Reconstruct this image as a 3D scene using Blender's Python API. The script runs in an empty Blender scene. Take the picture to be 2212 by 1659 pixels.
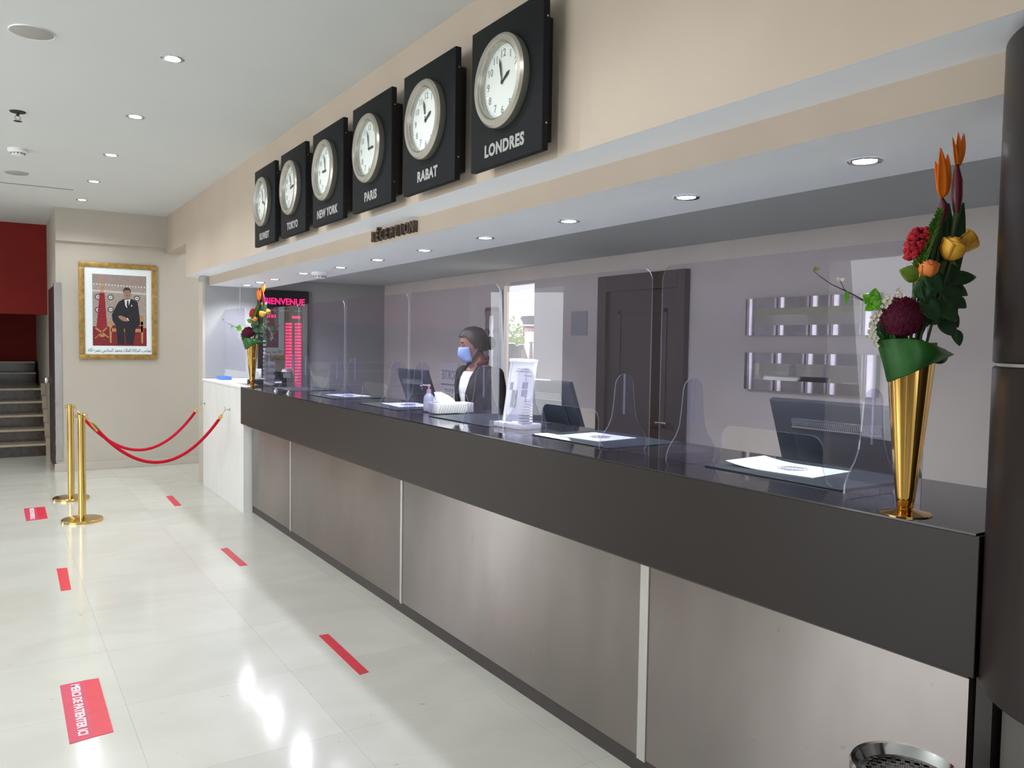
import bpy, bmesh, math, random
from math import sin, cos, pi, radians, sqrt, atan2
from mathutils import Vector, Matrix

random.seed(7)
SC = bpy.context.scene
COL = SC.collection

# ------------------------------------------------------------------ camera
FPX = 1735.17
RT = Vector((0.84022, -0.54205, 0.01496)).normalized()
FW = Vector((0.54158, 0.83930, -0.04830)).normalized()
RT = (RT - FW * RT.dot(FW)).normalized()
UP = RT.cross(FW)
cam_d = bpy.data.cameras.new('camera')
cam = bpy.data.objects.new('camera', cam_d)
COL.objects.link(cam)
cam_d.sensor_width = 36.0
cam_d.sensor_fit = 'HORIZONTAL'
cam_d.lens = 36.0 * FPX / 2212.0
cam_d.clip_start = 0.05
cam.matrix_world = Matrix(((RT.x, UP.x, -FW.x, 0), (RT.y, UP.y, -FW.y, 0), (RT.z, UP.z, -FW.z, 1.58), (0, 0, 0, 1)))
SC.camera = cam

# ------------------------------------------------------------------ world, sun, daylight, exposure
SC.view_settings.view_transform = 'Standard'
SC.view_settings.look = 'None'
SC.view_settings.gamma = 1.0
SC.view_settings.use_curve_mapping = False
SC.view_settings.exposure = 0.14

W = bpy.data.worlds.new('sky')
SC.world = W
W.use_nodes = True
wn = W.node_tree.nodes; wl = W.node_tree.links
bg = wn['Background']
bg.inputs['Color'].default_value = (0.92, 0.96, 1.0, 1)
bg.inputs['Strength'].default_value = 1.25

def light(name, kind, loc, energy, color=(1, 1, 1), rot=None, target=None, **kw):
    d = bpy.data.lights.new(name, kind)
    d.energy = energy; d.color = color
    for k, v in kw.items(): setattr(d, k, v)
    o = bpy.data.objects.new(name, d); COL.objects.link(o)
    o.location = loc
    if target is not None:
        o.rotation_euler = (Vector(target) - Vector(loc)).to_track_quat('-Z', 'Y').to_euler()
    elif rot: o.rotation_euler = rot
    return o

# low sun that reaches the counter only through the doorway behind the desk
sd = Vector((-1.90, -3.05, -0.62)).normalized()
light('sun', 'SUN', (8, 12, 5), 24.0, (1.0, 0.96, 0.9), target=(Vector((8, 12, 5)) + sd), angle=radians(0.6))
# fill lamps added at unseen front and left openings, then the entrance bay's daylight
light('daylight_fill_near', 'AREA', (-1.6, -3.85, 1.7), 12, (0.93, 0.965, 1.0), target=(-1.2, 2, 1.3), shape='RECTANGLE', size=5.6, size_y=2.5)
light('daylight_fill_left', 'AREA', (-4.85, 4.2, 1.6), 170, (0.93, 0.965, 1.0), target=(0, 5.6, 1.0), shape='RECTANGLE', size=5.0, size_y=2.4)
light('daylight_entrance', 'AREA', (-4.9, 13.5, 1.4), 55, (0.93, 0.965, 1.0), target=(0, 8.0, 0.6), shape='RECTANGLE', size=1.6, size_y=2.5)

# ------------------------------------------------------------------ materials
def s2l(c):
    c = c / 255.0
    return c / 12.92 if c <= 0.04045 else ((c + 0.055) / 1.055) ** 2.4
def rgb(r, g, b): return (s2l(r), s2l(g), s2l(b), 1)

def mat(name, col, rough=0.5, metal=0.0, var=0.06, scale=8.0, bump=0.0, bscale=60.0, spec=0.5, stretch=(1, 1, 1),
        emit=None, estr=0.0, aniso=0.0, coat=0.0, sss=0.0):
    m = bpy.data.materials.new(name); m.use_nodes = True
    n = m.node_tree.nodes; l = m.node_tree.links
    p = n['Principled BSDF']
    p.inputs['Roughness'].default_value = rough
    p.inputs['Metallic'].default_value = metal
    p.inputs['Specular IOR Level'].default_value = spec
    if coat: p.inputs['Coat Weight'].default_value = coat; p.inputs['Coat Roughness'].default_value = 0.08
    if sss:
        p.inputs['Subsurface Weight'].default_value = sss
        p.inputs['Subsurface Radius'].default_value = (0.01, 0.004, 0.002)
    c = rgb(*col)
    tc = n.new('ShaderNodeTexCoord'); mp = n.new('ShaderNodeMapping'); mp.inputs['Scale'].default_value = stretch
    l.new(tc.outputs['Object'], mp.inputs['Vector'])
    nz = n.new('ShaderNodeTexNoise'); nz.inputs['Scale'].default_value = scale; nz.inputs['Detail'].default_value = 4
    l.new(mp.outputs[0], nz.inputs['Vector'])
    r = n.new('ShaderNodeValToRGB')
    r.color_ramp.elements[0].position = 0.3; r.color_ramp.elements[1].position = 0.7
    r.color_ramp.elements[0].color = (c[0] * (1 - var), c[1] * (1 - var), c[2] * (1 - var), 1)
    r.color_ramp.elements[1].color = (min(1, c[0] * (1 + var)), min(1, c[1] * (1 + var)), min(1, c[2] * (1 + var)), 1)
    l.new(nz.outputs['Fac'], r.inputs[0]); l.new(r.outputs[0], p.inputs['Base Color'])
    if bump:
        nb = n.new('ShaderNodeTexNoise'); nb.inputs['Scale'].default_value = bscale; nb.inputs['Detail'].default_value = 3
        l.new(mp.outputs[0], nb.inputs['Vector'])
        b = n.new('ShaderNodeBump'); b.inputs['Strength'].default_value = bump; b.inputs['Distance'].default_value = 0.01
        l.new(nb.outputs['Fac'], b.inputs['Height']); l.new(b.outputs[0], p.inputs['Normal'])
    if aniso:
        p.inputs['Anisotropic'].default_value = aniso
        tg = n.new('ShaderNodeTangent'); tg.direction_type = 'UV_MAP'; l.new(tg.outputs[0], p.inputs['Tangent'])
    if emit:
        p.inputs['Emission Color'].default_value = rgb(*emit); p.inputs['Emission Strength'].default_value = estr
    return m

M = {}
M['wall_beige'] = mat('wall_beige', (190, 176, 161), 0.75, var=0.025, scale=3, bump=0.03, bscale=140, spec=0.2)
M['wall_cream'] = mat('wall_cream', (182, 175, 164), 0.7, var=0.02, scale=3, bump=0.03, bscale=140, spec=0.2)
M['wall_grey'] = mat('wall_grey', (202, 194, 189), 0.75, var=0.03, scale=3, bump=0.04, bscale=90, spec=0.2)
M['white_paint'] = mat('white_paint', (178, 180, 182), 0.7, var=0.015, scale=2, spec=0.2)
M['end_paint'] = mat('end_wall_paint', (158, 159, 161), 0.7, var=0.015, scale=2, spec=0.2)
M['ceil'] = mat('ceiling_paint', (216, 219, 218), 0.8, var=0.012, scale=1.2, spec=0.15)
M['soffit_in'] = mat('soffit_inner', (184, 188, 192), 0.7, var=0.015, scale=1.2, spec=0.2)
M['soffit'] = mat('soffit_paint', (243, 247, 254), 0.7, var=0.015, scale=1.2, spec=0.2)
M['red_wall'] = mat('red_wall', (126, 34, 28), 0.7, var=0.06, scale=5, spec=0.2)
M['dark_lam'] = mat('dark_laminate', (38, 31, 28), 0.36, var=0.05, scale=6, bump=0.02, bscale=300, spec=0.3)
M['black_top'] = mat('counter_stone', (44, 42, 46), 0.06, var=0.15, scale=40, spec=0.7)
M['toe'] = mat('toe_kick', (58, 52, 50), 0.5, var=0.08)
M['joint'] = mat('aluminium_strip', (196, 194, 188), 0.35, metal=0.5, var=0.05)
M['col_wood'] = mat('column_veneer', (34, 26, 25), 0.32, var=0.25, scale=5, stretch=(3, 3, 0.25), bump=0.02, bscale=80, spec=0.32)
M['col_base'] = mat('column_base', (92, 88, 84), 0.4, var=0.15, scale=4)
M['door_wood'] = mat('door_wood', (58, 42, 37), 0.5, var=0.14, scale=7, stretch=(2, 2, 0.2))
M['steel'] = mat('steel', (188, 186, 186), 0.24, metal=1.0, var=0.06, scale=10)
M['steel_wave'] = mat('steel_wave', (146, 141, 144), 0.26, metal=1.0, var=0.1, scale=16)
M['chrome'] = mat('chrome', (215, 215, 215), 0.08, metal=1.0, var=0.02)
M['mirror'] = mat('mirror_glass', (226, 230, 226), 0.02, metal=1.0, var=0.0)
M['brass'] = mat('brass', (206, 174, 104), 0.16, metal=1.0, var=0.06, scale=5)
M['gold'] = mat('gold', (216, 172, 98), 0.07, metal=1.0, var=0.1, scale=18, stretch=(1, 1, .3))
M['gold_frame'] = mat('gilt_frame', (160, 128, 68), 0.45, metal=0.35, var=0.3, scale=22, bump=0.2, bscale=60)
M['velvet'] = mat('red_velvet', (178, 12, 40), 0.8, var=0.12, scale=60, bump=0.15, bscale=300, spec=0.2)
M['tape'] = mat('red_tape', (214, 48, 66), 0.35, var=0.05, scale=20)
M['tape_dull'] = mat('red_vinyl', (206, 66, 92), 0.4, var=0.05, scale=20)
M['white'] = mat('white_plastic', (235, 236, 236), 0.4, var=0.01)
M['paper'] = mat('paper', (226, 234, 238), 0.6, var=0.01)
M['paper_dim'] = mat('reflected_paper', (204, 200, 206), 0.6, var=0.02)
M['ink'] = mat('grey_ink', (120, 128, 138), 0.6, var=0.02)
M['blueink'] = mat('blue_print', (86, 110, 150), 0.6, var=0.05)
M['pad'] = mat('desk_pad', (52, 60, 68), 0.35, var=0.08, spec=0.4)
M['black'] = mat('black_plastic', (28, 29, 33), 0.4, var=0.08)
M['monitor'] = mat('monitor_plastic', (50, 56, 66), 0.28, var=0.06)
M['vent'] = mat('monitor_vent', (132, 134, 140), 0.4, var=0.1)
M['clock_board'] = mat('clock_board', (26, 28, 30), 0.6, var=0.05, scale=30, spec=0.15)
M['clock_box'] = mat('clock_box', (30, 30, 32), 0.5, var=0.06)
M['clock_rim'] = mat('clock_rim', (188, 184, 172), 0.3, metal=0.75, var=0.04)
M['clock_face'] = mat('clock_face', (244, 247, 243), 0.5, var=0.01)
M['letter'] = mat('silver_letter', (168, 168, 166), 0.4, metal=0.3, var=0.03)
M['bronze'] = mat('bronze_letter', (104, 90, 80), 0.4, metal=0.5, var=0.15)
M['dark_marble'] = mat('dark_marble', (52, 42, 34), 0.12, var=0.55, scale=16, spec=0.5)
M['beige_marble'] = mat('beige_marble', (170, 155, 132), 0.2, var=0.08, scale=10)
M['skin'] = mat('skin', (150, 106, 90), 0.5, var=0.05, scale=14, sss=0.1)
M['skin_m'] = mat('skin_tan', (172, 122, 104), 0.5, var=0.05, scale=14, sss=0.1)
M['hair'] = mat('dark_hair', (42, 32, 30), 0.45, var=0.3, scale=60, stretch=(1, 1, 4), bump=0.2, bscale=140)
M['jacket'] = mat('dark_jacket', (46, 42, 48), 0.75, var=0.08, scale=50, spec=0.2)
M['blouse'] = mat('white_blouse', (226, 228, 230), 0.7, var=0.03)
M['mask'] = mat('blue_mask', (146, 172, 226), 0.8, var=0.04, scale=30)
M['mask_w'] = mat('white_mask', (232, 232, 234), 0.8, var=0.03)
M['eye_w'] = mat('eye_white', (150, 140, 134), 0.3, var=0.01)
M['eye_d'] = mat('eye_dark', (30, 20, 16), 0.2, var=0.02)
M['scarf'] = mat('red_scarf', (96, 16, 34), 0.7, var=0.1)
M['uniform'] = mat('grey_uniform', (96, 84, 88), 0.75, var=0.06, scale=40)
M['uniform_d'] = mat('dark_uniform', (46, 40, 48), 0.75, var=0.06, scale=40)
M['leaf'] = mat('leaf_green', (38, 92, 34), 0.35, var=0.3, scale=14, spec=0.4)
M['spike'] = mat('spike_green', (74, 128, 38), 0.5, var=0.35, scale=40)
M['leaf_d'] = mat('leaf_dark', (40, 74, 40), 0.5, var=0.3, scale=20)
M['leaf_b'] = mat('leaf_bright', (98, 176, 34), 0.4, var=0.2, scale=20)
M['leaf_y'] = mat('leaf_yellow', (112, 140, 46), 0.45, var=0.35, scale=30)
M['stem'] = mat('stem_green', (66, 84, 48), 0.5, var=0.2, scale=30)
M['twig'] = mat('twig', (66, 44, 40), 0.6, var=0.2, scale=40)
M['orange'] = mat('orange_sepal', (238, 120, 20), 0.4, var=0.15, scale=24)
M['bract'] = mat('bract_purple', (96, 24, 40), 0.4, var=0.35, scale=14)
M['rose_y'] = mat('rose_yellow', (244, 180, 60), 0.5, var=0.14, scale=24)
M['rose_o'] = mat('rose_orange', (236, 136, 66), 0.5, var=0.14, scale=24)
M['cox'] = mat('red_plume', (176, 14, 36), 0.7, var=0.3, scale=70, bump=0.6, bscale=200)
M['burg'] = mat('burgundy_bloom', (104, 14, 52), 0.65, var=0.3, scale=70, bump=0.4, bscale=160)
M['wflower'] = mat('white_flower', (235, 230, 215), 0.6, var=0.05)
M['tree_leaf'] = mat('tree_leaf', (138, 160, 84), 0.6, var=0.35, scale=6)
M['bark'] = mat('bark', (92, 76, 60), 0.8, var=0.3, scale=12)
M['pave'] = mat('outdoor_paving', (196, 190, 178), 0.7, var=0.1, scale=5)
M['lens'] = mat('lamp_lens', (255, 255, 255), 0.4, var=0.0, emit=(240, 246, 255), estr=14)
M['led'] = mat('led_pink', (230, 20, 90), 0.4, var=0.0, emit=(255, 30, 110), estr=1.5)
M['led_off'] = mat('led_dim', (120, 10, 50), 0.4, var=0.0, emit=(200, 10, 80), estr=0.28)
M['board'] = mat('board_black', (36, 36, 40), 0.12, var=0.05)
M['pink'] = mat('pump_pink', (232, 196, 204), 0.4, var=0.02)
M['gel'] = mat('gel_clear', (205, 216, 228), 0.15, var=0.04, spec=0.6)
M['bluecard'] = mat('blue_card', (86, 128, 214), 0.5, var=0.05)
M['speaker'] = mat('speaker_grille', (168, 166, 162), 0.6, var=0.06, scale=200)
M['tissue'] = mat('tissue', (240, 242, 240), 0.8, var=0.01)
M['notice'] = mat('notice_sheet', (156, 157, 163), 0.6, var=0.03)
M['chiffon'] = mat('curtain', (208, 212, 226), 0.8, var=0.04, stretch=(20, 20, 1))
M['ph_bg'] = mat('photo_wall', (158, 146, 138), 0.35, var=0.22, scale=60)
M['ph_top'] = mat('photo_frieze', (150, 134, 128), 0.35, var=0.1, scale=30)
M['ph_red'] = mat('photo_red', (122, 34, 40), 0.35, var=0.15, scale=30)
M['ph_flag'] = mat('photo_flag', (140, 32, 44), 0.35, var=0.2, scale=40)
M['ph_suit'] = mat('photo_suit', (34, 32, 40), 0.35, var=0.1)
M['ph_skin'] = mat('photo_skin', (156, 118, 100), 0.35, var=0.08)
M['ph_hair'] = mat('photo_hair', (52, 44, 42), 0.35, var=0.1)
M['ph_gold'] = mat('photo_gold', (176, 132, 84), 0.35, var=0.2, scale=60)
M['ph_white'] = mat('photo_white', (214, 210, 206), 0.35, var=0.04)
M['ph_seal'] = mat('photo_medallion', (92, 96, 96), 0.35, var=0.15)
M['bin_in'] = mat('bin_inside', (46, 42, 38), 0.6, var=0.2)

def glassy(name, tint, fres=1.49, edge=False, haze=0.0, hcol=(180, 180, 205)):
    m = bpy.data.materials.new(name); m.use_nodes = True
    n = m.node_tree.nodes; l = m.node_tree.links; n.clear()
    out = n.new('ShaderNodeOutputMaterial')
    tr = n.new('ShaderNodeBsdfTransparent'); tr.inputs[0].default_value = rgb(*tint)
    gl = n.new('ShaderNodeBsdfGlossy'); gl.inputs['Roughness'].default_value = 0.0
    fr = n.new('ShaderNodeFresnel'); fr.inputs['IOR'].default_value = fres
    mx = n.new('ShaderNodeMixShader')
    base = tr.outputs[0]
    if haze:
        df = n.new('ShaderNodeBsdfDiffuse'); df.inputs[0].default_value = rgb(*hcol)
        m2 = n.new('ShaderNodeMixShader'); m2.inputs[0].default_value = haze
        l.new(tr.outputs[0], m2.inputs[1]); l.new(df.outputs[0], m2.inputs[2]); base = m2.outputs[0]
    ge = n.new('ShaderNodeNewGeometry'); iv = n.new('ShaderNodeMath'); iv.operation = 'SUBTRACT'; iv.inputs[0].default_value = 1.0
    l.new(ge.outputs['Backfacing'], iv.inputs[1])
    mu = n.new('ShaderNodeMath'); mu.operation = 'MULTIPLY'; l.new(fr.outputs[0], mu.inputs[0]); l.new(iv.outputs[0], mu.inputs[1])
    l.new(mu.outputs[0], mx.inputs[0]); l.new(base, mx.inputs[1]); l.new(gl.outputs[0], mx.inputs[2])
    l.new(mx.outputs[0], out.inputs['Surface'])
    return m
M['acrylic'] = glassy('acrylic', (242, 241, 247), 1.46, haze=0.022, hcol=(196, 193, 208))  # lavender tint and diffuse haze put the lobby's milky reflection into the colour
M['acrylic_edge'] = glassy('acrylic_edge', (215, 218, 236), 1.49, haze=0.2, hcol=(215, 218, 240))
M['glass'] = glassy('clear_glass', (250, 252, 251), 1.45)

# marble floor with square tile seams
def tile_mat(name, col, seam, size, off, rough):
    m = bpy.data.materials.new(name); m.use_nodes = True
    n = m.node_tree.nodes; l = m.node_tree.links; p = n['Principled BSDF']
    tc = n.new('ShaderNodeTexCoord')
    mp = n.new('ShaderNodeMapping'); mp.inputs['Location'].default_value = off
    l.new(tc.outputs['Object'], mp.inputs['Vector'])
    br = n.new('ShaderNodeTexBrick'); br.offset = 0.0
    br.inputs['Scale'].default_value = 1.0; br.inputs['Brick Width'].default_value = size[0]; br.inputs['Row Height'].default_value = size[1]
    br.inputs['Mortar Size'].default_value = 0.0016; br.inputs['Mortar Smooth'].default_value = 0.2; br.inputs['Bias'].default_value = 0
    c = rgb(*col)
    br.inputs['Color1'].default_value = (c[0] * .96, c[1] * .96, c[2] * .95, 1)
    br.inputs['Color2'].default_value = (c[0] * 1.03, c[1] * 1.03, c[2] * 1.03, 1)
    br.inputs['Mortar'].default_value = rgb(*seam)
    l.new(mp.outputs[0], br.inputs['Vector'])
    n1 = n.new('ShaderNodeTexNoise'); n1.inputs['Scale'].default_value = 1.6; n1.inputs['Detail'].default_value = 8; n1.inputs['Distortion'].default_value = 1.2
    mp2 = n.new('ShaderNodeMapping'); mp2.inputs['Scale'].default_value = (1.0, 1.6, 1); l.new(tc.outputs['Object'], mp2.inputs['Vector'])
    l.new(mp2.outputs[0], n1.inputs['Vector'])
    r1 = n.new('ShaderNodeValToRGB'); r1.color_ramp.elements[0].position = 0.35; r1.color_ramp.elements[0].color = (.92, .92, .905, 1)
    r1.color_ramp.elements[1].position = 0.62; r1.color_ramp.elements[1].color = (1, 1, 1, 1)
    l.new(n1.outputs['Fac'], r1.inputs[0])
    mx = n.new('ShaderNodeMix'); mx.data_type = 'RGBA'; mx.blend_type = 'MULTIPLY'; mx.inputs['Factor'].default_value = 0.8
    l.new(br.outputs['Color'], mx.inputs['A']); l.new(r1.outputs[0], mx.inputs['B'])
    # sparse dark fossils and scuffs
    vo = n.new('ShaderNodeTexNoise'); vo.inputs['Scale'].default_value = 14; vo.inputs['Detail'].default_value = 5; vo.inputs['Distortion'].default_value = 2
    l.new(mp2.outputs[0], vo.inputs['Vector'])
    r2 = n.new('ShaderNodeValToRGB'); r2.color_ramp.elements[0].position = 0.25; r2.color_ramp.elements[0].color = (.55, .53, .5, 1)
    r2.color_ramp.elements[1].position = 0.29; r2.color_ramp.elements[1].color = (1, 1, 1, 1)
    l.new(vo.outputs['Fac'], r2.inputs[0])
    mx2 = n.new('ShaderNodeMix'); mx2.data_type = 'RGBA'; mx2.blend_type = 'MULTIPLY'; mx2.inputs['Factor'].default_value = 0.7
    l.new(mx.outputs['Result'], mx2.inputs['A']); l.new(r2.outputs[0], mx2.inputs['B'])
    l.new(mx2.outputs['Result'], p.inputs['Base Color'])
    p.inputs['Roughness'].default_value = rough; p.inputs['Specular IOR Level'].default_value = 0.5
    b = n.new('ShaderNodeBump'); b.inputs['Strength'].default_value = 0.02; b.inputs['Distance'].default_value = 0.02
    l.new(n1.outputs['Fac'], b.inputs['Height']); l.new(b.outputs[0], p.inputs['Normal'])
    return m
M['floor'] = tile_mat('floor_marble', (205, 204, 195), (186, 183, 174), (0.716, 0.71), (-0.46, -0.2, 0), 0.13)
M['pier'] = tile_mat('pier_marble', (226, 226, 224), (205, 203, 196), (0.5, 0.6), (0, 0, 0), 0.3)

# brushed front panels of the counter
def brushed():
    m = bpy.data.materials.new('brushed_panel'); m.use_nodes = True
    n = m.node_tree.nodes; l = m.node_tree.links; p = n['Principled BSDF']
    p.inputs['Metallic'].default_value = 0.85; p.inputs['Roughness'].default_value = 0.27
    tc = n.new('ShaderNodeTexCoord'); mp = n.new('ShaderNodeMapping'); mp.inputs['Scale'].default_value = (1, 1.2, 0.5)
    l.new(tc.outputs['Object'], mp.inputs['Vector'])
    nz = n.new('ShaderNodeTexNoise'); nz.inputs['Scale'].default_value = 2.2; nz.inputs['Detail'].default_value = 6
    l.new(mp.outputs[0], nz.inputs['Vector'])
    r = n.new('ShaderNodeValToRGB'); r.color_ramp.elements[0].position = 0.3; r.color_ramp.elements[1].position = 0.72
    r.color_ramp.elements[0].color = rgb(140, 132, 130); r.color_ramp.elements[1].color = rgb(158, 151, 147)
    l.new(nz.outputs['Fac'], r.inputs[0])
    # dark scuffs low down
    sp = n.new('ShaderNodeTexNoise'); sp.inputs['Scale'].default_value = 26; sp.inputs['Detail'].default_value = 6
    l.new(tc.outputs['Object'], sp.inputs['Vector'])
    r2 = n.new('ShaderNodeValToRGB'); r2.color_ramp.elements[0].position = 0.22; r2.color_ramp.elements[0].color = (.6, .6, .62, 1)
    r2.color_ramp.elements[1].position = 0.30; r2.color_ramp.elements[1].color = (1, 1, 1, 1)
    l.new(sp.outputs['Fac'], r2.inputs[0])
    mx = n.new('ShaderNodeMix'); mx.data_type = 'RGBA'; mx.blend_type = 'MULTIPLY'; mx.inputs['Factor'].default_value = 0.6
    l.new(r.outputs[0], mx.inputs['A']); l.new(r2.outputs[0], mx.inputs['B']); l.new(mx.outputs['Result'], p.inputs['Base Color'])
    p.inputs['Anisotropic'].default_value = 0.9
    p.inputs['Anisotropic Rotation'].default_value = 0.25
    tg = n.new('ShaderNodeTangent'); tg.direction_type = 'UV_MAP'; l.new(tg.outputs[0], p.inputs['Tangent'])
    return m
M['panel'] = brushed()

# ------------------------------------------------------------------ mesh helpers
class MB:
    """collects shapes, builds them as one mesh object"""
    def __init__(s): s.v = []; s.f = []; s.m = []; s.cur = 0; s.mats = []
    def use(s, m):
        if m not in s.mats: s.mats.append(m)
        s.cur = s.mats.index(m); return s
    def add(s, vs, fs):
        b = len(s.v); s.v += [Vector(x) for x in vs]
        for f in fs: s.f.append([b + i for i in f]); s.m.append(s.cur)
        return b
    def box(s, x0, x1, y0, y1, z0, z1, T=None):
        vs = [Vector((x, y, z)) for x in (x0, x1) for y in (y0, y1) for z in (z0, z1)]
        if T: vs = [T @ v for v in vs]
        s.add(vs, [(0, 1, 3, 2), (4, 6, 7, 5), (0, 4, 5, 1), (2, 3, 7, 6), (0, 2, 6, 4), (1, 5, 7, 3)]); return s
    def rbox(s, x0, x1, y0, y1, z0, z1, r, T=None, seg=2):
        bm = bmesh.new(); bmesh.ops.create_cube(bm, size=1)
        for v in bm.verts: v.co = Vector(((x0 + x1) / 2 + v.co.x * (x1 - x0), (y0 + y1) / 2 + v.co.y * (y1 - y0), (z0 + z1) / 2 + v.co.z * (z1 - z0)))
        bmesh.ops.bevel(bm, geom=bm.edges[:], offset=r, segments=seg, affect='EDGES', profile=0.5)
        bm.verts.index_update()
        s.add([(T @ v.co if T else v.co) for v in bm.verts], [[v.index for v in f.verts] for f in bm.faces]); bm.free(); return s
    def lathe(s, prof, n=32, T=None, cap=True, ang=2 * pi):
        vs = []
        for (r, z) in prof:
            for k in range(n):
                a = ang * k / n; vs.append(Vector((r * cos(a), r * sin(a), z)))
        if T: vs = [T @ v for v in vs]
        fs = []
        for i in range(len(prof) - 1):
            for k in range(n):
                k2 = (k + 1) % n
                fs.append((i * n + k, i * n + k2, (i + 1) * n + k2, (i + 1) * n + k))
        if cap:
            if prof[0][0] > 1e-6: fs.append(tuple(reversed(range(n))))
            if prof[-1][0] > 1e-6: fs.append(tuple((len(prof) - 1) * n + k for k in range(n)))
        s.add(vs, fs); return s
    def cyl(s, a, b, r, r2=None, n=16):
        a = Vector(a); b = Vector(b); d = b - a; L = d.length
        T = Matrix.Translation(a) @ d.to_track_quat('Z', 'Y').to_matrix().to_4x4()
        return s.lathe([(r, 0), (r2 if r2 is not None else r, L)], n, T)
    def tube(s, pts, rad, n=8, cap=True):
        pts = [Vector(p) for p in pts]
        if not hasattr(rad, '__len__'): rad = [rad] * len(pts)
        vs = []; nrm = None
        for i, p in enumerate(pts):
            t = (pts[min(i + 1, len(pts) - 1)] - pts[max(i - 1, 0)]).normalized()
            if nrm is None: nrm = t.orthogonal().normalized()
            nrm = (nrm - t * nrm.dot(t)).normalized(); bn = t.cross(nrm)
            for k in range(n):
                a = 2 * pi * k / n; vs.append(p + (nrm * cos(a) + bn * sin(a)) * rad[i])
        fs = []
        for i in range(len(pts) - 1):
            for k in range(n):
                k2 = (k + 1) % n; fs.append((i * n + k, i * n + k2, (i + 1) * n + k2, (i + 1) * n + k))
        if cap: fs += [tuple(reversed(range(n))), tuple((len(pts) - 1) * n + k for k in range(n))]
        s.add(vs, fs); return s
    def ball(s, c, r, n=12, m=8, sc=(1, 1, 1), T=None):
        vs = []; c = Vector(c)
        for i in range(m + 1):
            th = pi * i / m
            for k in range(n):
                a = 2 * pi * k / n
                vs.append(Vector((r * sin(th) * cos(a) * sc[0], r * sin(th) * sin(a) * sc[1], r * cos(th) * sc[2])))
        vs = [((T @ v) if T else v) + c for v in vs]
        fs = []
        for i in range(m):
            for k in range(n):
                k2 = (k + 1) % n; fs.append((i * n + k, (i + 1) * n + k, (i + 1) * n + k2, i * n + k2))
        s.add(vs, fs); return s
    def loft(s, rings, cap=True, closed=True):
        n = len(rings[0]); vs = [p for r in rings for p in r]; fs = []
        for i in range(len(rings) - 1):
            for k in range(n if closed else n - 1):
                k2 = (k + 1) % n; fs.append((i * n + k, i * n + k2, (i + 1) * n + k2, (i + 1) * n + k))
        if cap and closed: fs += [tuple(reversed(range(n))), tuple((len(rings) - 1) * n + k for k in range(n))]
        s.add(vs, fs); return s
    def prism(s, poly, T, h, edge=None):
        """poly (a,b) in the T plane, thickness h along T's z; edge = material for the side faces"""
        n = len(poly)
        vs = [T @ Vector((a, b, 0)) for a, b in poly] + [T @ Vector((a, b, h)) for a, b in poly]
        c = s.cur
        s.add(vs, [tuple(reversed(range(n))), tuple(range(n, 2 * n))])
        b0 = len(s.v) - 2 * n
        if edge: s.use(edge)
        for k in range(n):
            k2 = (k + 1) % n; s.f.append([b0 + k, b0 + k2, b0 + n + k2, b0 + n + k]); s.m.append(s.cur)
        s.cur = c; return s
    def build(s, name, m=None, parent=None, smooth=30, bevel=0, sub=0, local=False, solid=0, uv=False, link=True):
        me = bpy.data.meshes.new(name)
        off = Vector((0, 0, 0))
        if parent is not None and not local:
            q = parent
            while q is not None: off += q.location; q = q.parent
        me.from_pydata([v - off for v in s.v], [], s.f)
        if s.mats:
            for x in s.mats: me.materials.append(x)
            for p, i in zip(me.polygons, s.m): p.material_index = i
        elif m: me.materials.append(m)
        bm = bmesh.new(); bm.from_mesh(me); bmesh.ops.recalc_face_normals(bm, faces=bm.faces[:]); bm.to_mesh(me); bm.free()
        if uv:
            ul = me.uv_layers.new(name='UVMap')
            for lp in me.loops:
                co = me.vertices[lp.vertex_index].co; ul.data[lp.index].uv = (co.y, co.z)
        if smooth: me.shade_smooth(); me.set_sharp_from_angle(angle=radians(smooth))
        o = bpy.data.objects.new(name, me); COL.objects.link(o)
        if parent is not None: o.parent = parent
        if bevel:
            b = o.modifiers.new('bevel', 'BEVEL'); b.width = bevel; b.segments = 2; b.limit_method = 'ANGLE'; b.angle_limit = radians(40)
        if solid:
            b = o.modifiers.new('solid', 'SOLIDIFY'); b.thickness = solid; b.offset = 0
        if sub:
            b = o.modifiers.new('sub', 'SUBSURF'); b.levels = sub; b.render_levels = sub
        return o

def tag(o, label=None, cat=None, group=None, kind=None):
    if label: o['label'] = label
    if cat: o['category'] = cat
    if group: o['group'] = group
    if kind: o['kind'] = kind
    return o
def thing(name, label, cat, loc=(0, 0, 0), group=None, rotz=0):
    o = bpy.data.objects.new(name, None); COL.objects.link(o); o.location = loc; o.rotation_euler = (0, 0, rotz)
    o.empty_display_size = 0.05
    return tag(o, label, cat, group)
def struct(o): o['kind'] = 'structure'; return o
def kids(o): return [c for c in bpy.data.objects if c.parent == o]
def copy_tree(o, parent=None):
    c = o.copy(); COL.objects.link(c)
    if parent is not None: c.parent = parent
    for ch in kids(o): copy_tree(ch, c)
    return c
def frame_T(origin, right, up):
    r = Vector(right).normalized(); u = Vector(up).normalized(); n = r.cross(u)
    return Matrix(((r.x, u.x, n.x, origin[0]), (r.y, u.y, n.y, origin[1]), (r.z, u.z, n.z, origin[2]), (0, 0, 0, 1)))
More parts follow.
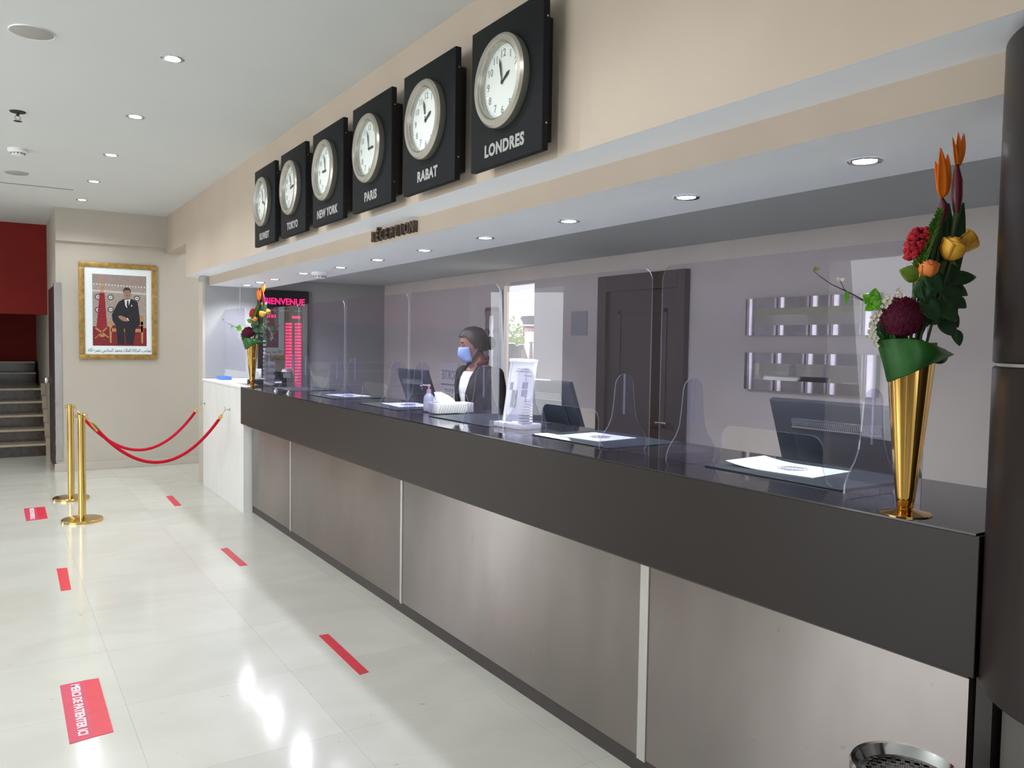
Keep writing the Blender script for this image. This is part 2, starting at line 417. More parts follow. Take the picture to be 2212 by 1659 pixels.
def text(name, s, size, T, m, parent, ext=0.001, wide=1.0, bold=0.0, local=False, space=1.0, sy=1.0):
    c = bpy.data.curves.new(name, 'FONT'); c.body = s; c.size = size; c.align_x = 'CENTER'; c.align_y = 'CENTER'
    c.extrude = ext; c.offset = bold; c.space_character = space; c.resolution_u = 3
    o = bpy.data.objects.new(name, c); COL.objects.link(o)
    dg = bpy.context.evaluated_depsgraph_get()
    me = bpy.data.meshes.new_from_object(o.evaluated_get(dg)); bpy.data.objects.remove(o); bpy.data.curves.remove(c)
    off = Vector((0, 0, 0))
    if parent is not None and not local:
        q = parent
        while q is not None: off += q.location; q = q.parent
    for v in me.vertices: v.co = T @ Vector((v.co.x * wide, v.co.y * sy, v.co.z)) - off
    me.materials.clear(); me.materials.append(m); me.name = name
    o = bpy.data.objects.new(name, me); COL.objects.link(o)
    if parent is not None: o.parent = parent
    return o

# ================================================================== SETTING
ZC = 3.11
struct(MB().box(-5.2, 4.3, -4.2, 17, -0.12, 0).build('floor', M['floor'], smooth=0))
struct(MB().box(-5.2, 1.84, -4.2, 17, ZC, ZC + 0.12).build('ceiling', M['ceil'], smooth=0))
# bulkhead wall over the counter: upper face x=1.82, underside, set-back lower band x=1.98
b = MB()
b.add([(1.82, -4.2, ZC + .1), (1.82, 9.58, ZC + .1), (1.82, 9.58, 2.297), (1.82, -4.2, 2.297),
       (1.98, -4.2, 2.278), (1.98, 9.42, 2.278), (1.98, -4.2, 2.18), (1.98, 9.42, 2.18),
       (2.0, -4.2, 2.18), (2.0, 9.42, 2.18), (2.0, -4.2, ZC + .1), (2.0, 9.58, ZC + .1), (2.0, 9.58, 2.278), (2.0, 9.42, 2.278), (1.98, 9.58, 2.278)], [])
b.use(M['wall_beige']); b.add([v for v in b.v[-15:]], [(0, 1, 2, 3), (4, 5, 7, 6), (0, 3, 4, 6, 8, 10), (10, 11, 12, 13, 9, 8), (0, 10, 11, 1), (1, 11, 12, 14, 2), (5, 13, 9, 7), (5, 14, 12, 13)])
b.use(M['soffit']); n0 = len(b.v) - 15
for f in [(3, 2, 14, 4), (4, 14, 5)]: b.f.append([n0 + i for i in f]); b.m.append(b.cur)
b.use(M['soffit']); b.f.append([n0 + i for i in (6, 7, 9, 8)]); b.m.append(b.cur)
b.v = b.v[15:]; b.f = [[i - 15 for i in f] for f in b.f]
struct(b.build('wall_right', smooth=0))
# continuation of the upper wall as a beam to the far wall (bottom at the header height)
struct(MB().box(1.82, 2.0, 9.58, 10.9, 2.66, ZC + .1).build('wall_right_beam', M['wall_beige'], smooth=0))
# ceiling over the desk: lower soffit and raised part
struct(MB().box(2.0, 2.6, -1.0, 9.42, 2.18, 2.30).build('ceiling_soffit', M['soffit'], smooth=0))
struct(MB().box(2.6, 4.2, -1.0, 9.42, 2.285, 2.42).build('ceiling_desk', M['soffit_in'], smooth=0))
# desk walls (back wall with its doorway opening)
b = MB()
DY0, DY1, DH = 5.93, 6.44, 2.135
b.box(4.05, 4.11, -1.0, DY0, 0, 2.3); b.box(4.05, 4.11, DY1, 9.42, 0, 2.3); b.box(4.05, 4.11, DY0, DY1, DH, 2.3)
struct(b.build('wall_back', M['wall_grey'], smooth=0))
b = MB(); b.use(M['wall_cream']).box(1.915, 1.94, 9.2, 9.41, 0, 2.2795).use(M['end_paint']).box(1.94, 1.978, 9.2, 9.41, 0, 2.2795).box(1.978, 2.6, 9.2, 9.41, 0, 2.18).box(2.6, 4.05, 9.2, 9.41, 0, 2.3)
struct(b.build('wall_end', smooth=0))
struct(MB().box(2.0, 4.05, 0.9, 0.972, 1.16, 2.3).box(2.58, 4.05, 0.9, 0.972, 0, 1.16).build('wall_near_end', M['wall_cream'], smooth=0))
# far wall with header band and skirting
struct(MB().box(0.62, 4.3, 10.87, 11.0, 0, ZC + .1).build('wall_far', M['wall_cream'], smooth=0))
struct(MB().box(0.622, 1.82, 10.815, 10.87, 2.723, ZC).box(1.82, 4.3, 10.815, 10.87, 2.723, ZC).build('trim_1', M['wall_cream'], smooth=0))
struct(MB().box(0.585, 4.2, 10.835, 10.87, 0, 0.095).build('baseboard_far', M['wall_cream'], smooth=0, bevel=0.004))
struct(MB().box(0.62, 0.75, 11.0, 17, 0, ZC + .1).build('wall_stair_side', M['wall_cream'], smooth=0))
struct(MB().box(-3.0, 0.62, 12.65, 12.75, 1.9, ZC + .1).build('wall_stair_header', M['red_wall'], smooth=0))
struct(MB().box(-3.0, 0.62, 16.2, 16.35, 0, ZC + .1).build('wall_stair_back', M['red_wall'], smooth=0))
struct(MB().box(-5.2, -3.0, 15.0, 15.1, 0, ZC + .1).box(-3.1, -3.0, 12.65, 16.3, 0, ZC + .1).build('wall_far_left', M['wall_cream'], smooth=0))
# left wall with glazed entrance bays
b = MB()
ops = [(1.7, 6.7), (12.6, 14.4)]
ys = -4.2
for a, c in ops:
    b.box(-5.2, -5.05, ys, a, 0, ZC + .1); b.box(-5.2, -5.05, a, c, 2.75, ZC + .1); ys = c
b.box(-5.2, -5.05, ys, 17, 0, ZC + .1)
struct(b.build('wall_left', M['wall_cream'], smooth=0))
struct(MB().box(-5.2, -4.6, -4.2, -4.05, 0, ZC + .1).box(1.4, 4.3, -4.2, -4.05, 0, ZC + .1).box(-4.6, 1.4, -4.2, -4.05, 2.85, ZC + .1).build('wall_near', M['wall_cream'], smooth=0))
struct(MB().box(4.2, 4.3, -4.2, -1.0, 0, ZC).box(1.98, 4.3, -1.1, -1.0, 0, ZC).build('wall_near_right', M['wall_cream'], smooth=0))
tag(MB().box(-30, -5.2, -30, 60, -0.2, -0.02).box(4.3, 40, -30, 60, -0.2, 0.05).build('paving', M['pave'], smooth=0), 'pale paving outside the building beyond the doorway', 'paving')
struct(bpy.data.objects['paving'])

# ---- door in the side wall of the stairs passage, seen edge-on
d = struct(MB().box(0.60, 0.62, 11.05, 12.02, 0, 2.2).build('door_1', M['door_wood'], smooth=0))
MB().rbox(0.545, 0.60, 11.9, 11.97, 1.0, 1.08, 0.01).build('door_handle', M['steel'], d)
# ---- steel corner guard at the left end of the far wall
g = MB(); g.box(0.60, 0.672, 10.855, 10.87, 0.13, 2.235).box(0.603, 0.62, 10.87, 11.04, 0.1, 2.235)
tag(g.build('corner_guard', M['steel']), 'tall polished steel strip on the left corner of the far wall', 'corner guard')

# ---- door behind the desk
d = thing('door_2', None, None, (4.05, 4.5, 0)); struct(d)
MB().box(4.0, 4.05, 4.875, 4.978, 0, 2.124).box(4.0, 4.05, 4.024, 4.10, 0, 2.124).box(4.0, 4.05, 4.10, 4.875, 2.0, 2.124).build('door_frame', M['door_wood'], d, bevel=0.004)
b = MB().box(4.03, 4.05, 4.10, 4.875, 0, 2.0)
for z0, z1 in ((0.15, 0.85), (1.0, 1.86)):
    b.box(4.022, 4.03, 4.22, 4.25, z0, z1).box(4.022, 4.03, 4.72, 4.75, z0, z1).box(4.022, 4.03, 4.22, 4.75, z0, z0 + .03).box(4.022, 4.03, 4.22, 4.75, z1 - .03, z1)
b.build('door_leaf', M['door_wood'], d)
MB().rbox(3.97, 4.03, 4.15, 4.17, 1.03, 1.05, 0.006).rbox(3.965, 3.98, 4.15, 4.26, 1.03, 1.05, 0.006).build('door_handle', M['steel'], d)

# ================================================================== STAIRS
st = thing('staircase', 'dark marble staircase with pale nosings under the red wall', 'staircase', (-0.7, 12.43, 0))
risers = [(12.43 + .3 * k, .17 * (k + 1)) for k in range(5)] + [(15.3, 1.02), (15.6, 1.19)]
for i, (y, z) in enumerate(risers):
    y1 = 16.19
    b = MB(); b.use(M['dark_marble']).box(-2.99, 0.57, y, y1, z - .17, z - .03)
    s_ = b.build('step', None, st, smooth=0)
    MB().box(-2.99, 0.575, y - .025, y1, z - .03, z).build('nosing', M['beige_marble'], s_, smooth=0, bevel=0.004)
b = MB()
for k in range(5): b.box(0.57, 0.62, 12.39 + .3 * k, 13.95, max(0, .17 * k - .1), .17 * (k + 1) + .07)
b.build('stringer', M['beige_marble'], st, smooth=0)

# ================================================================== COUNTER
XF, ZT = 1.905, 1.16
rc = thing('reception_counter', 'long dark reception counter with brushed metal front panels', 'reception counter', (2.2, 4.2, 0))
MB().box(XF, 2.575, 0.962, 7.56, ZT - .005, ZT).box(1.95, 2.575, 0.975, 7.56, ZT - .03, ZT - .005).build('worktop', M['black_top'], rc, smooth=0)
MB().box(XF, 1.942, 0.953, 7.56, .82, ZT - .0055).build('fascia', M['dark_lam'], rc, smooth=0, bevel=0.002)
MB().box(1.945, 2.575, 0.985, 7.5, .80, ZT - .031).build('counter_body', M['toe'], rc, smooth=0)
js = [0.99, 2.16, 4.24, 6.325, 7.49]
for k in range(4):
    MB().box(1.985, 2.02, js[k] + .014, js[k + 1] - .014, .068, .80).build('front_panel', M['panel'], rc, smooth=0, uv=True)
for k in range(1, 4):
    MB().box(1.981, 2.02, js[k] - (.022 if k == 1 else .012), js[k] + (.022 if k == 1 else .012), .06, .80).build('joint_strip', M['joint'], rc, smooth=0)
MB().box(1.992, 2.55, 0.99, 7.49, 0, .068).build('toe_kick', M['toe'], rc, smooth=0)
MB().box(2.02, 2.56, 0.99, 7.49, .068, .80).box(1.99, 2.56, 0.95, 0.989, 0, .815).build('carcass', M['toe'], rc, smooth=0)
mc = thing('marble_counter', 'white marble counter block at the far end of the dark counter', 'counter', (2.2, 8.35, 0))
MB().box(1.915, 2.575, 7.502, 9.195, 0, .815).box(1.915, 2.575, 7.565, 9.195, .815, 1.145).build('body', M['pier'], mc, smooth=0)
MB().box(1.905, 2.0, 7.565, 9.195, 1.146, 1.165).box(2.0, 2.58, 8.25, 9.195, 1.146, 1.165).build('top_slab', M['white'], mc, smooth=0, bevel=0.003)
MB().box(2.0, 2.575, 7.565, 8.25, 1.146, 1.16).build('dark_inset', M['black_top'], mc, smooth=0)
for y0, y1, lab in ((1.2, 4.38, 'lower pale staff desk behind the near half of the counter'), (5.5, 9.1, 'lower pale staff desk behind the far half of the counter')):
    t = thing('staff_desk', lab, 'desk', (2.8, (y0 + y1) / 2, 0), group='staff desks behind the counter')
    MB().box(2.585, 3.1, y0, y1, .73, .76).build('desktop', M['white_paint'], t, smooth=0)
    for yy in (y0 + .02, y1 - .06): MB().box(2.62, 3.06, yy, yy + .04, 0, .73).build('side_panel', M['monitor'], t, smooth=0)

# column
co = thing('column', 'dark wood clad round column at the right end of the counter', 'column', (2.078, .649, 0))
MB().lathe([(.29, 0), (.29, .815)], 64, Matrix.Translation((2.078, .649, 0))).build('plinth', M['col_base'], co)
MB().lathe([(.30, .815), (.335, .815), (.34, .82), (.34, 1.545), (.336, 1.549)], 96, Matrix.Translation((2.078, .649, 0))).build('lower_cladding', M['col_wood'], co)
MB().lathe([(.336, 1.556), (.34, 1.56), (.34, 2.262), (.33, 2.268)], 96, Matrix.Translation((2.078, .649, 0))).build('upper_cladding', M['col_wood'], co)
MB().lathe([(.331, 1.547), (.331, 1.558)], 64, Matrix.Translation((2.078, .649, 0))).build('joint_ring', M['joint'], co)

# ================================================================== CLOCKS
def make_clock(word, hh, mm, label):
    t = thing('wall_clock', label, 'clock', (0, 0, 0), group='city clocks on the beige wall')
    MB().rbox(-.100, -.070, -.265, .265, -.29, .29, .004).build('board', M['clock_board'], t, local=True)
    MB().rbox(-.071, -.001, -.188, .188, -.235, .235, .003).build('mounting_box', M['clock_box'], t, local=True)
    for z in (-.19, .2): MB().cyl((-.083, -.2645, z), (-.083, -.268, z), .004).build('screw', M['steel'], t, local=True)
    C0 = Matrix.Translation((-.100, 0, .025)) @ Matrix.Rotation(-pi / 2, 4, 'Y')   # local z -> -x
    r = MB().lathe([(.178, 0), (.181, .012), (.181, .030), (.172, .040), (.152, .041), (.147, .034), (.143, .012)], 64, C0, cap=False).build('rim', M['clock_rim'], t, local=True)
    MB().lathe([(.1435, .0105), (.1462, .030), (.1435, .0345)], 64, C0, cap=False).build('bezel', M['chrome'], t, local=True)
    d = MB().lathe([(.1, 0), (.145, 0.004), (.145, .009)], 48, C0).build('dial', M['clock_face'], t, local=True)
    F = frame_T((-.1095, 0, .025), (0, -1, 0), (0, 0, 1))
    for k in range(1, 13):
        a = pi / 2 - k * pi / 6
        text('numeral', str(k), .043, F @ Matrix.Translation((.110 * cos(a), .110 * sin(a), 0)), M['ink'], d, ext=.0004, local=True)
    b = MB()
    for k in range(60):
        a = k * pi / 30
        P = F @ Matrix.Translation((0, 0, 0.0002)) @ Matrix.Rotation(a, 4, 'Z')
        b.box(.132, .136, -.0006, .0006, 0, .0004, P)
    b.build('minute_track', M['ink'], d, local=True)
    for (ang, L, w, nm) in ((hh * pi / 6, .062, .008, 'hour_hand'), (mm * pi / 30, .100, .0055, 'minute_hand')):
        P = F @ Matrix.Translation((0, 0, .002 if nm == 'hour_hand' else .004)) @ Matrix.Rotation(-ang, 4, 'Z')
        MB().prism([(-w * .35, -.012), (w * .35, -.012), (w, L * .72), (0, L), (-w, L * .72)], P, .0012).build(nm, M['clock_box'], t, local=True)
    MB().lathe([(.006, .01), (.006, .016)], 16, C0).build('hand_pin', M['clock_box'], t, local=True)
    MB().lathe([(0.0, .0335), (.1, .031), (.1435, .024)], 48, C0, cap=False).build('glass', M['glass'], t, local=True, smooth=80)
    text('city_name', word, .066, frame_T((-.1012, 0, -.225), (0, -1, 0), (0, 0, 1)), M['letter'], t, ext=.001, bold=.0030, wide=.95, local=True, space=1.1)
    return t
for i, (w, h, m_, txt) in enumerate([('LONDRES', 1.97, 58, 'dark wall clock board lettered LONDRES, largest and nearest in the row'), ('RABAT', 1.97, 58, 'dark wall clock board lettered RABAT, beside the LONDRES clock'),
                          ('PARIS', 2.97, 58, 'dark wall clock board lettered PARIS with round silver dial'), ('NEW YORK', 8.97, 58, 'dark wall clock board lettered NEW YORK, between PARIS and TOKYO'),
                          ('TOKYO', 2.6, 58, 'dark wall clock board lettered TOKYO with round silver dial'), ('KUWEIT', 3.97, 58, 'dark wall clock board lettered KUWEIT, last of the row by the far wall')]):
    c = make_clock(w, h, m_, txt)
    c.location = (1.82, [2.752, 3.425, 4.10, 4.775, 5.45, 6.125][i], 2.598)

# RÉCEPTION letters on the lower band: free-standing deep letters
t = thing('reception_sign', 'small bronze three-dimensional letters reading RÉCEPTION under the PARIS clock', 'sign', (1.98, 4.35, 2.23))
word = 'RÉCEPTION'
for i, ch in enumerate(word):
    y = 4.62 - i * .068
    text('letter', ch, .088, frame_T((1.964, y, 2.225), (0, -1, 0), (0, 0, 1)), M['bronze'], t, ext=.014, bold=.0012, wide=.82)

# ================================================================== LIGHTS IN CEILINGS
def make_downlight(label, grp, power, color, r=.045):
    t = thing('downlight', label, 'ceiling light', group=grp)
    MB().lathe([(r * .78, -.001), (r * 1.12, -.004), (r * 1.2, -.001), (r * 1.2, 0)], 32, cap=False).build('trim_ring', M['chrome'], t, local=True)
    MB().lathe([(0, -.0025), (r * .55, -.0035), (r * .8, -.002)], 24, cap=False).build('lamp_lens', M['lens'], t, local=True, smooth=80)
    d = bpy.data.lights.new('bulb', 'SPOT'); d.energy = power; d.color = color; d.spot_size = radians(150); d.spot_blend = .6; d.shadow_soft_size = .035
    o = bpy.data.objects.new('bulb', d); COL.objects.link(o); o.parent = t; o.location = (0, 0, -.03)
    return t
ords = ['nearest', 'second', 'third', 'fourth', 'fifth', 'sixth', 'seventh', 'eighth', 'ninth', 'tenth', 'farthest']
sy = [1.566, 2.348, 3.13, 3.91, 4.67, 5.42, 6.16, 6.92, 7.78, 8.28, 8.78]
p0 = make_downlight('', 'downlights in the soffit over the counter', 28, (.92, .955, 1.0))
for i, y in enumerate(sy):
    c = p0 if i == 0 else copy_tree(p0)
    c.location = (2.33 if i < 7 else 2.28, y, 2.179)
    c['label'] = f'round recessed downlight over the counter, {ords[i]} from the round column' if 0 < i < 10 else f'round recessed downlight over the counter, {ords[i]} in its row'
p1 = make_downlight('', 'downlights in the main ceiling', 27, (.94, .965, 1.0), r=.05)
for i, y in enumerate([4.76, 6.127, 7.508, 8.857, 10.1]):
    c = p1 if i == 0 else copy_tree(p1)
    c.location = (.84, y, ZC - .001)
    c['label'] = f'round downlight in the white main ceiling, {["nearest the camera","second from the camera","middle of the five","second from the far wall","right before the far wall"][i]}'
for (x, y) in [(.84, 3.4), (.84, 2.03), (-1.2, 3.4), (-1.2, 6.1), (-1.2, 8.8), (-.7, 10.9), (-.5, 9.4), (-.5, 8.0), (-2.4, 11.2), (-3.3, 4), (-3.3, 7), (-3.3, 9.8)]:  # out of view; those off the seen row are added to brighten the lobby
    c = copy_tree(p1); c.location = (x, y, ZC - .001); c['label'] = 'one of the unseen round downlights of the main ceiling, mostly added as fill'

def disc(name, label, cat, x, y, z, prof, m, grp=None):
    t = thing(name, label, cat, (x, y, z), grp); MB().lathe(prof, 40).build(prof and 'cover', m, t, local=True); return t
t = disc('ceiling_speaker', 'round grey flush speaker grille in the ceiling at upper left', 'speaker', .182, 4.762, ZC, [(.098, 0), (.098, -.004), (.09, -.007)], M['speaker'])
MB().lathe([(.092, -.002), (.101, -.006), (.103, 0)], 40, cap=False).build('rim', M['white'], t, local=True)
disc('ceiling_disc', 'flat white round cover in the ceiling beyond the smoke detector', 'ceiling cover', .2, 8.842, ZC, [(.095, 0), (.095, -.006), (.085, -.01)], M['speaker'])
t = thing('sprinkler', 'small dark fire sprinkler hanging from the ceiling', 'sprinkler', (.157, 6.469, ZC))
MB().lathe([(.05, 0), (.046, -.006), (.012, -.008), (.009, -.03)], 20).build('escutcheon', M['bin_in'], t, local=True)
MB().tube([(-.012, 0, -.028), (-.017, 0, -.045), (0, 0, -.062)], .003).tube([(.012, 0, -.028), (.017, 0, -.045), (0, 0, -.062)], .003).build('frame', M['steel'], t, local=True)
MB().lathe([(.026, -.062), (.026, -.065)], 16).build('deflector', M['steel'], t, local=True)
def smoke(label, loc):
    t = thing('smoke_detector', label, 'smoke detector', loc, 'white smoke detectors')
    MB().lathe([(.072, 0), (.072, -.02), (.06, -.03)], 32).build('base', M['white'], t, local=True)
    b = MB().lathe([(.05, -.03), (.052, -.036), (.046, -.05), (.02, -.056)], 32)
    b.build('sensor_head', M['white'], t, local=True)
    b = MB()
    for k in range(12):
        a = k * pi / 6; b.box(.0505, .0535, -.007, .007, -.044, -.033, Matrix.Rotation(a, 4, 'Z'))
    b.build('vent_slots', M['ink'], t, local=True)
smoke('white round smoke detector on the main ceiling at left', (.184, 7.74, ZC))
smoke('white smoke detector on the soffit above the red LED board', (2.36, 6.72, 2.18))
tag(MB().box(-2.5, .71, 9.472, 9.49, ZC - .004, ZC + .001).build('air_slot', M['ink'], smooth=0), 'thin dark linear air slot across the ceiling', 'air vent')

# ================================================================== PORTRAIT
t = thing('framed_portrait', 'gilt framed portrait of a seated man in a dark suit beside a red flag', 'framed picture', (1.285, 10.87, 1.915))
x0, x1, z0, z1 = .855, 1.715, 1.335, 2.50
fw = .062
b = MB()
for (a, b_, c, d_) in ((x0, x1, z0, z0 + fw), (x0, x1, z1 - fw, z1), (x0, x0 + fw, z0 + fw, z1 - fw), (x1 - fw, x1, z0 + fw, z1 - fw)):
    b.rbox(a, b_, 10.835, 10.865, c, d_, .008)
b.build('frame', M['gold_frame'], t)
MB().box(x0 + .05, x1 - .05, 10.852, 10.868, z0 + .05, z1 - .05).build('mat_board', M['paper'], t, smooth=0)
px0, px1, pz0, pz1 = 1.0, 1.595, 1.50, 2.36
W_, H_ = px1 - px0, pz1 - pz0
lay = [0]
def PP(u, v): return (px0 + u * W_, pz0 + v * H_)
def flat(b, m, pts, depth):
    T = frame_T((0, 10.8515 - .0005 * depth, 0), (1, 0, 0), (0, 0, 1))
    b.use(m).prism([PP(*p) for p in pts], T, .0004)
def ell(cx, cy, rx, ry, n=20): return [(cx + rx * cos(2 * pi * k / n), cy + ry * sin(2 * pi * k / n)) for k in range(n)]
b = MB()
flat(b, M['ph_bg'], [(0, 0), (1, 0), (1, 1), (0, 1)], 1)
flat(b, M['ph_top'], [(0, .87), (1, .84), (1, 1), (0, 1)], 2)
flat(b, M['ph_red'], [(0, 0), (1, 0), (1, .26), (.55, .26), (.3, .27), (0, .27)], 2)
for v in (.78, .765): flat(b, M['ph_white'], [(0, v), (1, v - .02), (1, v - .028), (0, v - .008)], 2)
for k in range(18): flat(b, M['ph_white'], ell(.03 + k * .055, .86 - k * .001, .012, .012, 8), 3)
for (cx, cy) in ((.1, .68), (.33, .68), (.1, .5), (.33, .51), (.82, .68)):
    flat(b, M['ph_seal'], ell(cx, cy, .06, .043), 3); flat(b, M['ph_white'], ell(cx, cy, .035, .025), 4); flat(b, M['ph_seal'], ell(cx, cy, .014, .01, 10), 5)
flat(b, M['ph_gold'], [(.155, .72), (.175, .72), (.175, .94), (.165, .955), (.155, .94)], 4)
flat(b, M['ph_gold'], [(.19, .72), (.205, .72), (.2, .9), (.19, .9)], 4)
flat(b, M['ph_flag'], [(.13, .74), (.22, .74), (.25, .4), (.27, .2), (.06, .2), (.09, .4)], 6)
flat(b, M['ph_gold'], [(.03, .1), (.05, .1), (.27, .25), (.25, .26)], 7)
flat(b, M['ph_gold'], [(.06, .26), (.04, .24), (.28, .11), (.3, .12)], 7)
flat(b, M['ph_gold'], ell(.17, .14, .05, .02), 7)
for x in (.31, .9): flat(b, M['ph_gold'], [(x, .04), (x + .03, .04), (x + .04, .35), (x - .01, .35)], 7)
flat(b, M['ph_gold'], [(.33, .2), (.93, .2), (.93, .245), (.33, .245)], 7)
flat(b, M['ph_red'], [(.36, .245), (.93, .245), (.93, .29), (.36, .29)], 7)
flat(b, M['ph_gold'], [(.87, .3), (.93, .3), (.94, .42), (.88, .44)], 7)
flat(b, M['ph_suit'], [(.42, .28), (.57, .28), (.58, .02), (.46, .02)], 8)
flat(b, M['ph_suit'], [(.58, .28), (.80, .28), (.74, .02), (.62, .02)], 8)
flat(b, M['ph_suit'], [(.36, .36), (.35, .44), (.46, .60), (.49, .63), (.57, .665), (.72, .67), (.83, .63), (.86, .46), (.88, .32), (.8, .25), (.45, .25)], 9)
flat(b, M['ph_white'], [(.585, .655), (.70, .665), (.66, .56), (.63, .54), (.60, .57)], 10)
flat(b, M['ph_suit'], [(.635, .645), (.66, .645), (.665, .57), (.645, .54), (.625, .57)], 11)
flat(b, M['ph_white'], [(.70, .565), (.72, .59), (.74, .565)], 11)
flat(b, M['ph_hair'], ell(.635, .775, .072, .055), 10)
flat(b, M['ph_skin'], ell(.635, .745, .062, .068), 11)
flat(b, M['ph_hair'], [(.575, .775), (.58, .805), (.635, .825), (.69, .805), (.697, .77), (.68, .79), (.6, .79)], 12)
for x in (.612, .655): flat(b, M['ph_hair'], ell(x, .757, .012, .004, 8), 12)
flat(b, M['ph_hair'], ell(.635, .715, .018, .004, 8), 12)
flat(b, M['ph_skin'], [(.46, .42), (.52, .43), (.62, .40), (.66, .37), (.62, .345), (.55, .355), (.49, .385)], 12)
flat(b, M['ph_white'], [(.64, .40), (.67, .36), (.655, .355), (.625, .39)], 13)
b.build('photo_print', None, t, smooth=0)
cap = '\ufebb\ufe8e\ufea3\ufe90 \ufe8d\ufedf\ufea0\ufefc\ufedf\ufe94 \ufe8d\ufedf\ufee4\ufee0\ufeda \ufee3\ufea4\ufee4\ufeaa \ufe8d\ufedf\ufeb4\ufe8e\ufea9\ufeb1 \ufee7\ufebc\ufeae\ufee9 \ufe8d\ufedf\ufee0\ufeea'
text('caption', cap[::-1], .058, frame_T((1.297, 10.8508, 1.445), (1, 0, 0), (0, 0, 1)), M['ph_suit'], t, ext=.0003, wide=.66)

# ================================================================== STANCHIONS AND ROPES
def make_stanchion(label, loc):
    t = thing('stanchion', label, 'stanchion post', loc, 'brass stanchion posts')
    MB().lathe([(.162, 0), (.163, .018), (.158, .024), (.05, .028), (.034, .03)], 48).build('base', M['brass'], t, local=True)
    MB().lathe([(.031, .028), (.031, .915)], 32).build('pole', M['brass'], t, local=True)
    MB().lathe([(.0325, .905), (.037, .912), (.037, .922), (.03, .932), (.012, .938)], 32).build('cap', M['brass'], t, local=True)
    b = MB()
    for k in range(4):
        a = k * pi / 2 + .3
        b.tube([(cos(a) * .034 + sin(a) * .016 * cos(q), sin(a) * .034 - cos(a) * .016 * cos(q), .917 + .0001) if False else
                (cos(a) * (.040 + .014 * cos(q)), sin(a) * (.040 + .014 * cos(q)), .917 + .012 * sin(q)) for q in [j * pi / 5 for j in range(11)]], .0025, 6)
    b.build('hook_ring', M['brass'], t, local=True)
    return t
make_stanchion('brass stanchion post with round base, nearer the camera', (.626, 7.82, 0))
make_stanchion('brass stanchion post with round base, behind the nearer post', (.621, 8.94, 0))
def hook(label, y, z):
    t = thing('wall_hook', label, 'wall hook', (1.915, y, z), 'steel hooks on the marble block')
    MB().cyl((1.914, y, z), (1.908, y, z), .012).build('plate', M['steel'], t)
    MB().tube([(1.908, y, z), (1.875, y, z), (1.868, y, z + .004), (1.866, y, z + .03)], .0045).build('prong', M['steel'], t)
hook('small steel hook on the marble block, nearer the dark counter', 8.0, .915)
hook('small steel hook on the marble block, farther from the dark counter', 9.09, .90)
def rope(label, a, c, sag, g):
    t = thing('barrier_rope', label, 'rope', a, g)
    a = Vector(a); c = Vector(c); N = 40
    pts = [a + (c - a) * (k / N) + Vector((0, 0, -4 * sag * (k / N) * (1 - k / N))) for k in range(N + 1)]
    MB().tube(pts[3:-2], .0145, 14).build('cord', M['velvet'], t)
    for i0, i1 in ((1, 3), (N - 2, N - 1)):
        MB().tube([pts[i0], pts[i0] + (pts[i1] - pts[i0]) * .5, pts[i1]], [.010, .0165, .0165] if i0 == 1 else [.0165, .0165, .010], 14).build('ferrule', M['brass'], t)
    for s_, e in ((0, 1), (N, N - 1)):
        MB().tube([pts[s_], (pts[s_] + pts[e]) / 2 + Vector((0, .006, 0)), pts[e]], .003, 6).build('snap_hook', M['brass'], t)
rope('red velvet rope from the nearer brass post to the marble block', (.665, 7.83, .905), (1.868, 7.99, .912), .45, 'red velvet ropes')
rope('red velvet rope from the farther brass post to the marble block', (.66, 8.95, .905), (1.868, 9.08, .897), .46, 'red velvet ropes')

# ================================================================== FLOOR STICKERS
def tape(name, label, pts, m, grp, h=.0012):
    o = MB().prism([(x, y) for x, y in pts], Matrix.Translation((0, 0, .0002)), h).build(name, m, smooth=0)
    return tag(o, label, 'floor tape', grp)
tape('floor_tape', 'short red tape strip on the floor left of the rope area, lengthwise in the aisle', [(.341, 6.26), (.404, 6.25), (.388, 5.685), (.332, 5.685)], M['tape'], 'red tape strips on the floor')
tape('floor_tape', 'red tape strip farthest down the counter side, beside the marble block', [(1.441, 8.66), (1.505, 8.68), (1.490, 8.11), (1.427, 8.10)], M['tape'], 'red tape strips on the floor')
tape('floor_tape', 'red tape strip beside the counter, second nearest the camera', [(1.426, 6.26), (1.480, 6.275), (1.485, 5.71), (1.432, 5.71)], M['tape'], 'red tape strips on the floor')
tape('floor_tape', 'longest red tape strip beside the counter, nearest the camera', [(1.450, 4.135), (1.503, 4.13), (1.494, 3.545), (1.443, 3.536)], M['tape'], 'red tape strips on the floor')
def sticker(label, pts, split, txt_center, size, L):
    t = thing('floor_sticker', label, 'floor sticker', (pts[0][0], pts[0][1], 0), 'red waiting stickers on the floor')
    (ax, ay), (bx, by), (cx, cy), (dx, dy) = pts
    e0 = (ax + (bx - ax) * split, ay + (by - ay) * split); e1 = (dx + (cx - dx) * split, dy + (cy - dy) * split)
    MB().prism([(ax, ay - .012), e0, e1, (dx, dy - .012)], Matrix.Translation((0, 0, .0002)), .0012).build('text_strip', M['tape_dull'], t, smooth=0)
    MB().prism([e0, (bx, by), (cx, cy + .005), e1], Matrix.Translation((0, 0, .0002)), .0016).build('red_strip', M['tape'], t, smooth=0)
    T = frame_T((txt_center[0], txt_center[1], .0018), (-.02, -1, 0), (1, -.02, 0))
    o = text('wording', 'MERCI DE PATIENTER ICI', size, T, M['paper'], t, ext=.0003, bold=.0012, wide=L)
sticker('large red floor sticker lettered MERCI DE PATIENTER ICI, nearest the camera', [(.232, 4.13), (.389, 4.12), (.384, 3.51), (.227, 3.505)], .6, (.283, 3.82), .0495, 1.0)
